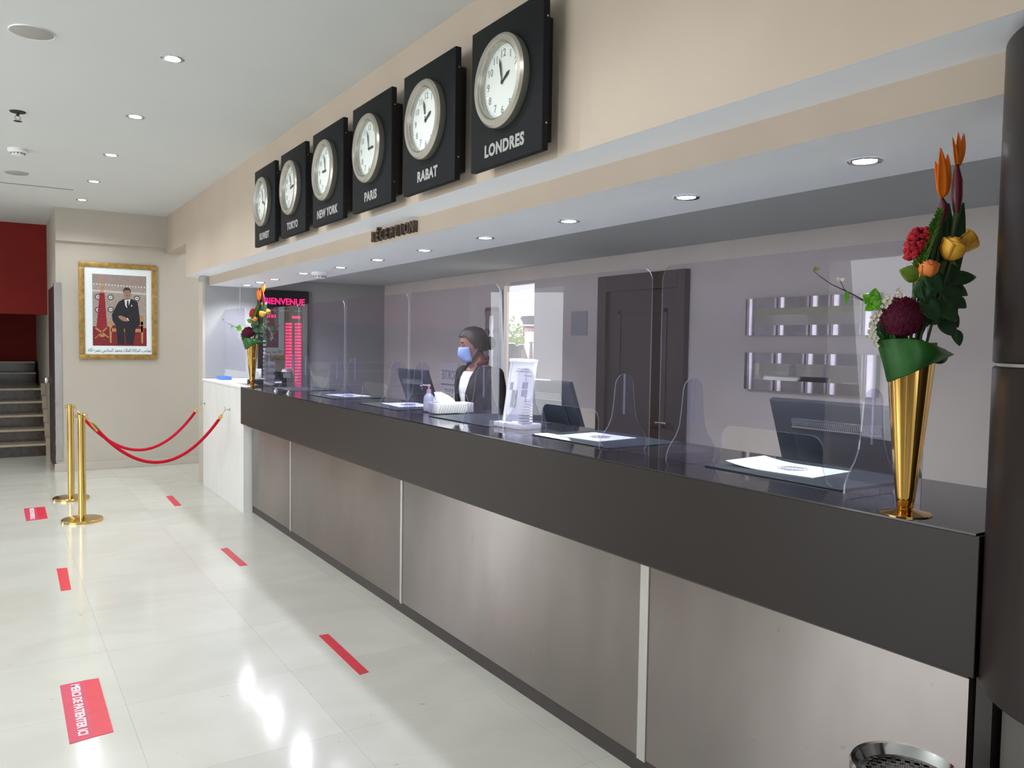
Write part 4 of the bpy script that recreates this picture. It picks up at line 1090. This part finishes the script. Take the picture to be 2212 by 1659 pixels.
    rose_thing(f'yellow rose behind and right of the larger one {where}', 2090, 514, .03, .028, M['rose_y'], Uv * .6 + Rv * .9)
    rose_thing(f'small orange rose low among the dark leaves {where}', 1990, 580, -.02, .024, M['rose_o'], Uv + F * .3)
    # --- dark rose leaves
    t = TH('rose_leaves', f'cluster of dark green rose leaves on the right side {where}', 'leaves')
    for (u0, v0, u1, v1, w, d) in ((1985, 600, 2016, 575, .04, .0), (2050, 640, 2078, 660, .03, .0), (2040, 600, 2108, 592, .035, .02), (2050, 610, 2090, 632, .03, .02), (2010, 640, 2052, 690, .05, -.01), (2030, 612, 2062, 662, .045, 0), (1985, 585, 2010, 630, .045, -.025), (1975, 640, 2010, 690, .05, -.02),
                               (1990, 690, 2030, 660, .045, .0), (2020, 690, 2060, 720, .035, .0), (2040, 670, 2066, 702, .035, .01), (2060, 705, 2070, 742, .026, .01), (1965, 640, 1992, 600, .04, -.02), (2020, 600, 2034, 640, .04, .01), (2000, 650, 1970, 612, .04, -.02), (1996, 700, 1966, 660, .04, -.01)):
        b = MB(); leaf_mesh(b, P(u0, v0, d), P(u1, v1, d - .01), w * 1.18, F + Uv * .3, .06, fold=.1, shape=.8); b.build('leaf', M['leaf_d'], t, solid=.0008)
    MB().tube([P(1968, 760), P(2000, 690), P(2045, 660)], .0028, 6).tube([P(1966, 760), P(1995, 650), P(2060, 600, .02)], .0028, 6).build('stems', M['stem'], t)
    # --- burgundy bloom
    t = TH('chrysanthemum', f'big burgundy bloom low on the left {where}', 'flower')
    b = MB(); C_ = P(1935, 684, -.01); rx, rz = .064, .054
    for k in range(1100):
        z_ = 1 - 1.7 * (k + .5) / 1100; a = k * 2.39996; rr_ = sqrt(max(0, 1 - z_ * z_))
        nrm_ = Rv * rr_ * cos(a) + Bv * rr_ * sin(a) + Uv * z_
        p_ = C_ + Rv * rx * rr_ * cos(a) * .85 + Bv * .045 * rr_ * sin(a) + Uv * rz * z_ * .9
        leaf_mesh(b, p_, p_ + (nrm_ + Vector((rnd.uniform(-.4, .4), rnd.uniform(-.4, .4), rnd.uniform(-.4, .4)))) * .008, .006, Uv + Rv * .01, .15, n=2)
    b.ball(C_, 1, 16, 10, (rx * .87, .045, rz * .92), Matrix(((Rv.x, Bv.x, 0), (Rv.y, Bv.y, 0), (0, 0, 1))))
    b.build('bloom', M['burg'], t, smooth=60)
    MB().tube([P(1960, 790), P(1948, 745), P(1938, 705)], .004, 8).build('stem', M['stem'], t)
    # --- white blossoms: one sprig per cluster
    wl_ = [(1922, 632), (1899, 645), (1888, 657), (1876, 672), (1869, 690), (1864, 706), (1864, 722), (1874, 737)]
    for i, (u, v) in enumerate(wl_):
        t = TH('white_sprig', f'small white blossom sprig at the left edge of the bouquet {where}', 'flower', 'white sprigs ' + where)
        b = MB(); c = P(u, v, -.03)
        for k in range(9):
            a = rnd.uniform(0, 2 * pi); q_ = c + Rv * .011 * cos(a) * rnd.random() + Uv * .010 * sin(a) + F * rnd.uniform(0, .01)
            for m_ in range(5):
                aa = m_ * 2 * pi / 5; leaf_mesh(b, q_, q_ + (Rv * cos(aa) + Uv * sin(aa) + F * .4) * .006, .005, F, 0, n=2)
        b.build('petals', M['wflower'], t, smooth=0)
        MB().tube([P(1950, 770, 0), P((u + 1950) / 2 - 4, (v + 770) / 2, -.01), c], .0014, 5).build('stem', M['stem'], t)
    # --- green filler and yellow leaf
    t = TH('filler_greens', f'leafy green filler under the burgundy bloom {where}', 'foliage')
    for k in range(26):
        u, v = rnd.uniform(1880, 1960), rnd.uniform(698, 740); b = MB()
        leaf_mesh(b, P(u + 8, v + 8, rnd.uniform(-.02, .01)), P(u - rnd.uniform(0, 14), v - rnd.uniform(8, 22), -.02), .014, F, .1, n=4)
        if k < 26: b.build('leaf', M['leaf'], t, solid=.0006)
    t = TH('yellow_leaf', f'yellow green veined leaf below the red plume {where}', 'leaf')
    b = MB(); leaf_mesh(b, P(1972, 598, -.015), P(1928, 582, -.02), .044, F, .08); leaf_mesh(b, P(1965, 626, -.015), P(1978, 592, -.02), .022, F, .08); b.build('leaf_blade', M['leaf_y'], t, solid=.0008)
    MB().tube([P(1962, 760), P(1966, 660, -.01), P(1968, 600, -.015)], .0025, 6).build('stem', M['stem'], t)
    # --- big collar leaf wrapped over the rim
    t = TH('collar_leaf', f'broad glossy green leaf folded over the rim of the {vl} vase', 'leaf')
    rows = []
    topL = [(1882, 735), (1892, 729), (1930, 726), (1968, 733), (2006, 746), (2052, 760)]
    bot = [(1908, 826), (1914, 822), (1938, 806), (1966, 788), (2000, 776), (2052, 762)]
    for (u0, v0), (u1, v1) in zip(topL, bot):
        s__ = (u0 - 1892) / 148
        aa = max(-.0655, min(.0655, (u0 + u1) / 2 / 850.0 - 1966 / 850.0)); dd = -sqrt(max(0, .066 ** 2 - aa * aa)) - .003
        rows.append([P(u0 + (u1 - u0) * k / 6, v0 + (v1 - v0) * k / 6, dd - .006 * sin(pi * k / 6)) for k in range(7)])
    MB().loft(rows, closed=False).build('leaf_blade', M['leaf'], t, solid=.001, sub=1, smooth=80)
    b = MB(); leaf_mesh(b, P(1985, 770, -.03), P(2042, 760, -.01), .04, F, .05); leaf_mesh(b, P(1940, 760, .03), P(2020, 742, .045), .06, F, .05); b.build('back_fold', M['leaf_d'], t, solid=.0008)
    # --- twig
    t = TH('ivy_twig', f'thin twig with bright green leaves reaching out to the left {where}', 'twig')
    MB().tube([P(1945, 740, 0), P(1900, 680, -.03), P(1863, 655, -.03), P(1820, 633, -.03), P(1780, 615, -.03), P(1757, 600, -.03), P(1741, 587, -.03)], [.0025, .0022, .002, .0018, .0014, .0012, .0008], 6).tube([P(1815, 632, -.03), P(1806, 624, -.03), P(1798, 606, -.03)], .001, 5).tube([P(1850, 650, -.03), P(1825, 640, -.028), P(1812, 640, -.028)], .001, 5).build('twig_stem', M['twig'], t)
    for (u0, v0, u1, v1, w, mm_) in ((1866, 650, 1872, 622, .032, 'leaf_b'), (1862, 652, 1846, 636, .028, 'leaf_b'), (1866, 655, 1885, 640, .03, 'leaf_b'), (1868, 655, 1850, 670, .026, 'leaf_b'), (1868, 652, 1888, 662, .03, 'leaf_b'),
                                 (1812, 628, 1809, 658, .012, 'leaf_b'), (1798, 607, 1789, 601, .009, 'wflower'), (1798, 607, 1806, 602, .009, 'wflower'), (1741, 587, 1754, 580, .006, 'leaf_y'), (1741, 586, 1746, 577, .006, 'leaf_y')):
        b = MB(); leaf_mesh(b, P(u0, v0, -.03), P(u1, v1, -.034), w, F, .05, shape=.7); b.build('leaf', M[mm_], t, solid=.0006)
bouquet((1.975, 1.178, ZT), radians(32.8), 'near')
bouquet((2.085, 7.84, ZT + .0), radians(14.9), 'far')

# ================================================================== PEOPLE
def ringpts(c, rx, ry, n=24, rot=0.0, pw=2.2, squash=0):
    out = []
    for k in range(n):
        a = 2 * pi * k / n; ca, sa = cos(a), sin(a)
        x = rx * (abs(ca) ** (2 / pw)) * (1 if ca >= 0 else -1); y = ry * (abs(sa) ** (2 / pw)) * (1 if sa >= 0 else -1)
        xr = x * cos(rot) - y * sin(rot); yr = x * sin(rot) + y * cos(rot)
        out.append(Vector((c[0] + xr, c[1] + yr, c[2])))
    return out
def limb(b, pts, rad, n=12):
    b.tube(pts, rad, n)
    for p, r in zip(pts, rad): b.ball(p, r, 10, 8)
def human(name, label, loc, facing, pose, skin, height=1.7, fem=True):
    """local axes: +x forward, +y left, z up. One fused body surface (voxel remesh)."""
    s = height / 1.7
    root = thing(name, label, 'person', loc, rotz=facing)
    b = MB()
    hz = 1.565 * s     # head centre
    hl = pose.get('look', 0.0); tz = pose.get('tilt', 0.0)
    HT = Matrix.Translation((pose.get('hx', .02), 0, hz - .11)) @ Matrix.Rotation(hl, 4, 'Z') @ Matrix.Rotation(tz, 4, 'Y') @ Matrix.Translation((0, 0, .11))
    # head: lofted profile, chin to crown  (x forward)
    prof = [(-.118, .045, .026, .030), (-.105, .038, .042, .040), (-.080, .026, .060, .052), (-.050, .014, .074, .061), (-.020, .006, .083, .067), (.010, .0, .089, .071), (.045, -.004, .092, .074), (.075, -.006, .086, .071), (.098, -.008, .068, .058), (.112, -.008, .040, .035)]
    rings = []
    for (z, cx, rx, ry) in prof: rings.append([HT @ p for p in ringpts((cx, 0, z), rx, ry, 24, 0, 2.1)])
    b.loft(rings)
    def hp(x, y, z): return HT @ Vector((x, y, z))
    b.tube([hp(.080, 0, .012), hp(.097, 0, -.018), hp(.108, 0, -.034), hp(.094, 0, -.042)], [.008, .010, .013, .010], 8)      # nose
    b.tube([hp(.083, .034, .024), hp(.087, .014, .022), hp(.087, -.014, .022), hp(.083, -.034, .024)], .008, 8)               # brow
    b.tube([hp(.085, .022, -.066), hp(.093, 0, -.064), hp(.085, -.022, -.066)], [.005, .008, .005], 8)                         # lips
    b.ball(hp(.078, 0, -.098), .020, 10, 8)
    for sg in (1, -1):
        b.ball(hp(.054, sg * .034, -.035), .022, 10, 8)
        b.ball(hp(-.004, sg * .076, -.010), 1, 10, 8, (.017, .008, .030))
    # neck + torso
    nk = [(1.40, -.005, .052, .050), (1.46, .0, .047, .046), (1.52, .012, .047, .044)]
    b.loft([ringpts((cx, 0, z * s), rx, ry, 20) for z, cx, rx, ry in [(1.36, -.01, .075, .085)] + nk])
    sw = .175 if fem else .195
    tor = [(.84, -.01, .115, .165), (.92, -.01, .115, .168), (1.0, 0, .098, .142 if fem else .158), (1.08, .0, .092, .125 if fem else .155), (1.16, .005, .103, .140 if fem else .162), (1.24, .012, .118, .155 if fem else .175), (1.32, .004, .105, .160 if fem else .185), (1.38, -.006, .080, .135), (1.42, -.008, .055, .075)]
    b.loft([ringpts((cx, 0, z * s), rx, ry, 28, 0, 2.4) for z, cx, rx, ry in tor])
    # legs
    for sg in (1, -1):
        yy = sg * .09
        limb(b, [(-.005, yy, .88 * s), (.005, yy, .68 * s), (.01, yy * .95, .48 * s), (-.005, yy * .95, .30 * s), (-.02, yy * .9, .09 * s)], [.088, .078, .055, .052, .038], 14)
        b.tube([(-.055, yy * .9, .045), (0, yy * .9, .05), (.09, yy * 1.0, .035), (.155, yy * 1.05, .025)], [.035, .04, .036, .022], 12)
    # arms & hands
    hands = []
    for sg in (1, -1):
        sh_, el, wr = pose['armL'] if sg > 0 else pose['armR']
        sh_, el, wr = Vector(sh_), Vector(el), Vector(wr)
        mid = (sh_ + el) / 2; fm = el + (wr - el) * .35
        limb(b, [sh_, mid, el, fm, wr], [.050, .044, .038, .037, .026], 12)
        d = (wr - el).normalized(); up_ = Vector((0, 0, 1)); side = d.cross(up_)
        if side.length < .1: side = Vector((0, -1, 0)) if False else Vector((1, 0, 0))
        side.normalize(); pn = side.cross(d).normalized()     # palm normal-ish
        pc = wr + d * .045
        T_ = Matrix(((d.x, side.x, pn.x, pc.x), (d.y, side.y, pn.y, pc.y), (d.z, side.z, pn.z, pc.z), (0, 0, 0, 1)))
        b.rbox(-.045, .045, -.038, .038, -.013, .013, .011, T_)
        for fi, (off, ln) in enumerate(((-.030, .066), (-.010, .076), (.010, .072), (.029, .056))):
            p0_ = T_ @ Vector((.038, off, 0)); p1_ = T_ @ Vector((.038 + ln * .45, off * 1.12, -.004)); p2_ = T_ @ Vector((.038 + ln * .78, off * 1.15, -.016)); p3_ = T_ @ Vector((.038 + ln * .95, off * 1.15, -.030))
            b.tube([p0_, p1_, p2_, p3_], [.0092, .0088, .0082, .0072], 8); b.ball(p3_, .0072, 8, 6)
        th = sg * -1
        q0 = T_ @ Vector((-.02, th * .030, -.004)); q1 = T_ @ Vector((.012, th * .056, -.012)); q2 = T_ @ Vector((.038, th * .062, -.020))
        b.tube([q0, q1, q2], [.013, .0105, .0085], 8); b.ball(q2, .0085, 8, 6)
    body = b.build('body', skin, root, local=True, smooth=80)
    rm = body.modifiers.new('fuse', 'REMESH'); rm.mode = 'VOXEL'; rm.voxel_size = .0055; rm.use_smooth_shade = True
    smo = body.modifiers.new('soften', 'SMOOTH'); smo.factor = .5; smo.iterations = 3
    dg = bpy.context.evaluated_depsgraph_get(); dg.update()
    me = bpy.data.meshes.new_from_object(body.evaluated_get(dg)); body.modifiers.clear(); body.data = me
    me.shade_smooth()
    # eyes
    for sg in (1, -1):
        e = MB().ball(hp(.0795, sg * .031, .004), .0100, 12, 8, (.7, 1.2, .42)).build('eye', M['eye_w'], root, local=True, smooth=80)
        MB().ball(hp(.0850, sg * .031, .003), .0042, 10, 8, (.6, 1, .9)).build('iris', M['eye_d'], e, local=True, smooth=80)
        MB().tube([hp(.088, sg * .014, .024), hp(.092, sg * .030, .030), hp(.080, sg * .050, .024)], [.003, .0035, .002], 6).build('eyebrow', M['hair'], root, local=True)
    return root, hp, s
def shell(rings, m, name, root, thick=.006, closed=True, smooth=80, sub=1):
    b = MB().loft(rings, cap=False, closed=closed)
    o = b.build(name, m, root, local=True, smooth=smooth, solid=thick); 
    if sub:
        q = o.modifiers.new('sub', 'SUBSURF'); q.levels = sub; q.render_levels = sub
    return o
def sleeve(arm, m, root, r0=.066, end=.92, name='sleeve'):
    sh_, el, wr = [Vector(p) for p in arm]
    we = el + (wr - el) * end
    pts = [sh_ + (sh_ - el).normalized() * .02, sh_ + (el - sh_) * .3, sh_ + (el - sh_) * .7, el, el + (we - el) * .4, we]
    MB().tube(pts, [r0 * .9, r0, r0 * .86, r0 * .80, r0 * .74, r0 * .60], 18).ball(sh_ + Vector((0, 0, .002)), r0 * .94, 16, 10).ball(el, r0 * .8, 14, 8).build(name, m, root, local=True, smooth=80)
def mask_shell(hp, m, root, name='face_mask', w=.073):
    rows = []
    for j in range(8):
        v = j / 7; z = -.012 - v * .105; bulge = sin(pi * min(1, v * .95 + .05))
        row = []
        for k in range(13):
            u = k / 12 * 2 - 1; x = .112 + .024 * (bulge - .5) * (1 - u * u) - .058 * abs(u) ** 2.2 - .014 * v
            row.append(hp(x, u * w * (1 - .18 * v), z + .006 * (1 - u * u) * (1 - v)))
        rows.append(row)
    o = MB().loft(rows, closed=False).build(name, m, root, local=True, smooth=80, solid=.002)
    for sg in (1, -1):
        MB().tube([hp(.052, sg * .064, -.018), hp(.025, sg * .080, -.002), hp(-.006, sg * .087, .012)], .0014, 5).tube([hp(.045, sg * .055, -.10), hp(.02, sg * .073, -.06), hp(-.006, sg * .087, -.03)], .0014, 5).build('ear_loop', m, o, local=True)
    # pleats
    b = MB()
    for j in range(3):
        z = -.045 - j * .022
        v_ = (-.012 - z) / .105; b.tube([hp(.1125 + .024 * (sin(pi * (v_ * .95 + .05)) - .5) * (1 - u * u) - .058 * abs(u) ** 2.2 - .014 * v_, u * w * (1 - .18 * v_), z + .006 * (1 - u * u) * (1 - v_)) for u in (-.85, -.6, -.3, 0, .3, .6, .85)], .0013, 5)
    b.build('pleat', m, o, local=True)

# --- receptionist: faces the counter (-x), head slightly lowered
PA = dict(look=-.33, tilt=.16, hx=.03, armL=[(-.01, .185, 1.345), (-.02, .225, 1.085), (.19, .12, 1.02)], armR=[(-.01, -.185, 1.345), (-.02, -.225, 1.085), (.19, -.12, 1.02)])
wx, wy = 2.93, 4.99
# local +x forward -> facing angle: forward = world -x slightly toward camera-left
root, hp, s = human('receptionist', 'woman in dark jacket and blue face mask behind the counter, hair in a bun', (wx, wy, 0), radians(180 + 6), PA, M['skin'], 1.70, True); root.scale = (1.012, 1.012, 1.012)
# hair cap, swept back, and bun
def cap_hair(rx, ry, top, side, back):
    rings = []
    for j in range(14):
        v = j / 13; row = []
        for k in range(48):
            a = 2 * pi * k / 48; ph = min(a, 2 * pi - a)
            u = max(0, min(1, (ph - radians(38)) / radians(62))); u = u * u * (3 - 2 * u)
            lim = side + (back - side) * u
            z = top - (top - lim) * (v ** .8)
            zz = max(-1, min(1, (z - .02) / (top - .018))); rr_ = sqrt(max(0, 1 - abs(zz) ** 2.3)) if z > .02 else 1 - .10 * ((.02 - z) / .08) ** 1.4
            row.append(hp(-.008 + rx * rr_ * cos(a), ry * rr_ * sin(a), z + .0012 * sin(a * 16)))
        rings.append(row)
    return rings
h_ = MB().loft(cap_hair(.1055, .0860, .122, .064, -.058), cap=False).build('hair', M['hair'], root, local=True, smooth=80, solid=.006)
MB().ball(hp(-.128, 0, -.012), .046, 18, 12, (.85, 1, 1.05)).ball(hp(-.10, 0, .0), .034, 12, 8).build('bun', M['hair'], h_, local=True, smooth=80)
mask_shell(hp, M['mask'], root)
for sg in (1, -1): MB().ball(hp(.079, sg * .031, .0075), .0125, 14, 8, (.62, 1.2, .5)).build('eyelid', M['skin'], root, local=True, smooth=80)
# blouse (front) and open jacket
sec = [(.86, -.01, .128, .180), (.94, -.01, .126, .180), (1.02, 0, .110, .155), (1.10, .0, .104, .140), (1.18, .006, .116, .156), (1.25, .012, .128, .170), (1.32, .004, .116, .176), (1.375, -.006, .092, .150), (1.41, -.010, .066, .085)]
shell([[Vector((cx + (rx + .004) * cos(t_), (ry - .004) * sin(t_), z * s)) for t_ in [2 * pi * k / 32 for k in range(32)]] for z, cx, rx, ry in sec[:-1]], M['blouse'], 'blouse', root, .003)
jr = []
for z, cx, rx, ry in sec:
    gap = radians(9 + 24 * max(0, (z - .98) / .43)) if z < 1.36 else radians(40)
    jr.append([Vector((cx + (rx + .015) * cos(t_), (ry + .010) * sin(t_), z * s)) for t_ in [gap + (2 * pi - 2 * gap) * k / 40 for k in range(41)]])
shell(jr, M['jacket'], 'jacket', root, .007, closed=False)
for arm in (PA['armL'], PA['armR']): sleeve(arm, M['jacket'], root, .068, .93)
# lapels
for sg in (1, -1):
    b = MB(); b.loft([[Vector((.135, sg * .035, 1.08)), Vector((.130, sg * .055, 1.08))], [Vector((.146, sg * .046, 1.22)), Vector((.125, sg * .098, 1.23))], [Vector((.118, sg * .062, 1.33)), Vector((.098, sg * .095, 1.34))], [Vector((.045, sg * .062, 1.43)), Vector((.030, sg * .082, 1.42))]], closed=False)
    b.build('lapel', M['jacket'], root, local=True, solid=.006)
MB().tube([Vector((.048, .058, 1.415)), Vector((-.02, .072, 1.44)), Vector((-.066, 0, 1.455)), Vector((-.02, -.072, 1.44)), Vector((.048, -.058, 1.415))], .018, 10).build('neck_scarf', M['scarf'], root, local=True, smooth=80)
# skirt / trousers and shoes
shell([[Vector((cx + rx * cos(t_), ry * sin(t_), z)) for t_ in [2 * pi * k / 32 for k in range(32)]] for z, cx, rx, ry in [(.92, -.01, .130, .182), (.8, -.01, .135, .190), (.6, -.005, .12, .180), (.48, 0, .112, .168)]], M['jacket'], 'skirt', root, .004)
for sg in (1, -1):
    MB().rbox(-.10, .18, sg * .085 - .047, sg * .085 + .047, .0, .075, .03, seg=3).build('shoe', M['black'], root, local=True, smooth=60)

# --- doorman outside the doorway, facing the lobby
PB = dict(look=.05, tilt=.02, hx=.02, armL=[(-.01, .205, 1.36), (-.02, .27, 1.10), (.08, .25, .86)], armR=[(-.01, -.205, 1.36), (-.02, -.27, 1.10), (.08, -.25, .86)])
dx, dy = 5.19, 7.665
root, hp, s = human('doorman', 'man in grey uniform, peaked cap and white mask outside the doorway', (dx, dy, 0.05), atan2(-dy, -dx) + .05, PB, M['skin_m'], 1.70, False); root.scale = (1.085, 1.085, 1.085)
mask_shell(hp, M['mask_w'], root, w=.073)
b = MB(); HTi = [(-.088, .02), (.10, .02)]
def ringh(r, z, sx=1.0, cx=0): return [hp(-.006 + cx + r * 1.08 * cos(2 * pi * k / 28) * sx, r * .92 * sin(2 * pi * k / 28), z) for k in range(28)]
b.loft([ringh(.091, .045), ringh(.093, .085), ringh(.118, .120, cx=-.004), ringh(.124, .135, cx=-.006), ringh(.108, .152, cx=-.008), ringh(.05, .160, cx=-.006)])
cp = b.build('peaked_cap', M['uniform_d'], root, local=True, smooth=50)
MB().loft([ringh(.0935, .050), ringh(.0945, .064)], cap=False).build('cap_band', M['blouse'], cp, local=True, solid=.002, smooth=80)
rows = []
for j in range(4):
    v = j / 3; rows.append([hp((.090 + .05 * v) * cos(t_), (.086 + .016 * v) * sin(t_), .052 - .022 * v) for t_ in [radians(-62 + 124 * k / 12) for k in range(13)]])
MB().loft(rows, closed=False).build('visor', M['black'], cp, local=True, solid=.003, smooth=80)
MB().loft([[hp(-.008 + .096 * cos(t_), .080 * sin(t_), z) for t_ in [radians(75 + 210 * k / 16) for k in range(17)]] for z in (.06, .02, -.03, -.06)], closed=False).build('hair', M['hair'], root, local=True, solid=.004, smooth=80)
sec = [(.84, -.01, .130, .182), (.94, -.01, .130, .182), (1.04, 0, .118, .170), (1.14, .004, .122, .174), (1.25, .012, .132, .188), (1.32, .004, .122, .198), (1.385, -.006, .096, .165), (1.42, -.010, .070, .095)]
shell([[Vector((cx + (rx - .004) * cos(t_), (ry - .006) * sin(t_), z * s)) for t_ in [2 * pi * k / 32 for k in range(32)]] for z, cx, rx, ry in sec], M['uniform'], 'waistcoat', root, .004)
jr = []
for z, cx, rx, ry in sec:
    gap = radians(16 + 22 * max(0, (z - .9) / .5))
    jr.append([Vector((cx + (rx + .010) * cos(t_), (ry + .010) * sin(t_), z * s)) for t_ in [gap + (2 * pi - 2 * gap) * k / 40 for k in range(41)]])
shell(jr, M['uniform_d'], 'coat', root, .007, closed=False)
for arm in (PB['armL'], PB['armR']): sleeve(arm, M['uniform_d'], root, .072, .95)
for sg in (1, -1):
    MB().loft([[Vector((.142, sg * .004, 1.26)), Vector((.144, sg * .03, 1.27))], [Vector((.118, sg * .010, 1.42)), Vector((.090, sg * .070, 1.40))], [Vector((.075, sg * .020, 1.475)), Vector((.045, sg * .058, 1.47))]], closed=False).build('shirt_collar', M['blouse'], root, local=True, solid=.004)
    MB().rbox(-.06, .04, sg * .215 - .05, sg * .215 + .05, 1.425, 1.437, .004).build('epaulette', M['blouse'], root, local=True)
MB().loft([[Vector((.150, -.014, 1.44)), Vector((.150, .014, 1.44))], [Vector((.156, -.011, 1.42)), Vector((.156, .011, 1.42))], [Vector((.162, -.024, 1.18)), Vector((.162, .024, 1.18))], [Vector((.160, 0, 1.13)), Vector((.160, .001, 1.13))]], closed=False).build('tie', M['uniform'], root, local=True, solid=.004)
MB().ball((.152, 0, 1.06), .007, 10, 8).ball((.150, 0, .97), .007, 10, 8).build('button', M['steel'], root, local=True)
for sg in (1, -1):
    MB().tube([(-.005, sg * .092, .90), (.005, sg * .095, .5), (-.015, sg * .09, .05)], [.105, .080, .062], 18).build('trouser_leg', M['uniform_d'], root, local=True, smooth=80)
    MB().rbox(-.10, .20, sg * .09 - .05, sg * .09 + .05, 0, .085, .03, seg=3).build('shoe', M['black'], root, local=True, smooth=60)

# --- tree outside
def tree(label, x, y, h, seed, nl=1500):
    rnd = random.Random(seed)
    t = thing('tree', label, 'tree', (x, y, 0), 'trees outside the doorway')
    b = MB(); b.tube([(0, 0, -.02), (.03, 0, h * .3), (-.02, .03, h * .55)], [.09, .07, .05], 10)
    for k in range(7):
        a = k * .9; b.tube([(0, 0, h * .35), (cos(a) * .3, sin(a) * .3, h * .6), (cos(a) * .7, sin(a) * .7, h * .8)], [.04, .025, .01], 6)
    b.build('trunk', M['bark'], t, local=True, smooth=80)
    b = MB()
    cl = [(rnd.uniform(-.9, .9), rnd.uniform(-.9, .9), rnd.uniform(.42, .9) * h, rnd.uniform(.3, .55)) for _ in range(16)]
    for k in range(nl):
        cx, cy, cz, r = rnd.choice(cl)
        d = Vector((rnd.gauss(0, 1), rnd.gauss(0, 1), rnd.gauss(0, 1))).normalized() * r * rnd.random() ** .4
        p_ = Vector((cx, cy, cz)) + d; q_ = Vector((rnd.gauss(0, 1), rnd.gauss(0, 1), rnd.gauss(0, .6))).normalized()
        leaf_mesh(b, p_, p_ + q_ * .13, .06, Vector((rnd.gauss(0, 1), rnd.gauss(0, 1), 1)), .1, n=2)
    b.build('foliage', M['tree_leaf'], t, local=True, smooth=0)
tree('leafy pale green tree outside, left of the doorman', 8.2, 12.9, 1.9, 5)
tree('leafy pale green tree outside, beyond the doorman', 11.0, 16.0, 2.1, 6)
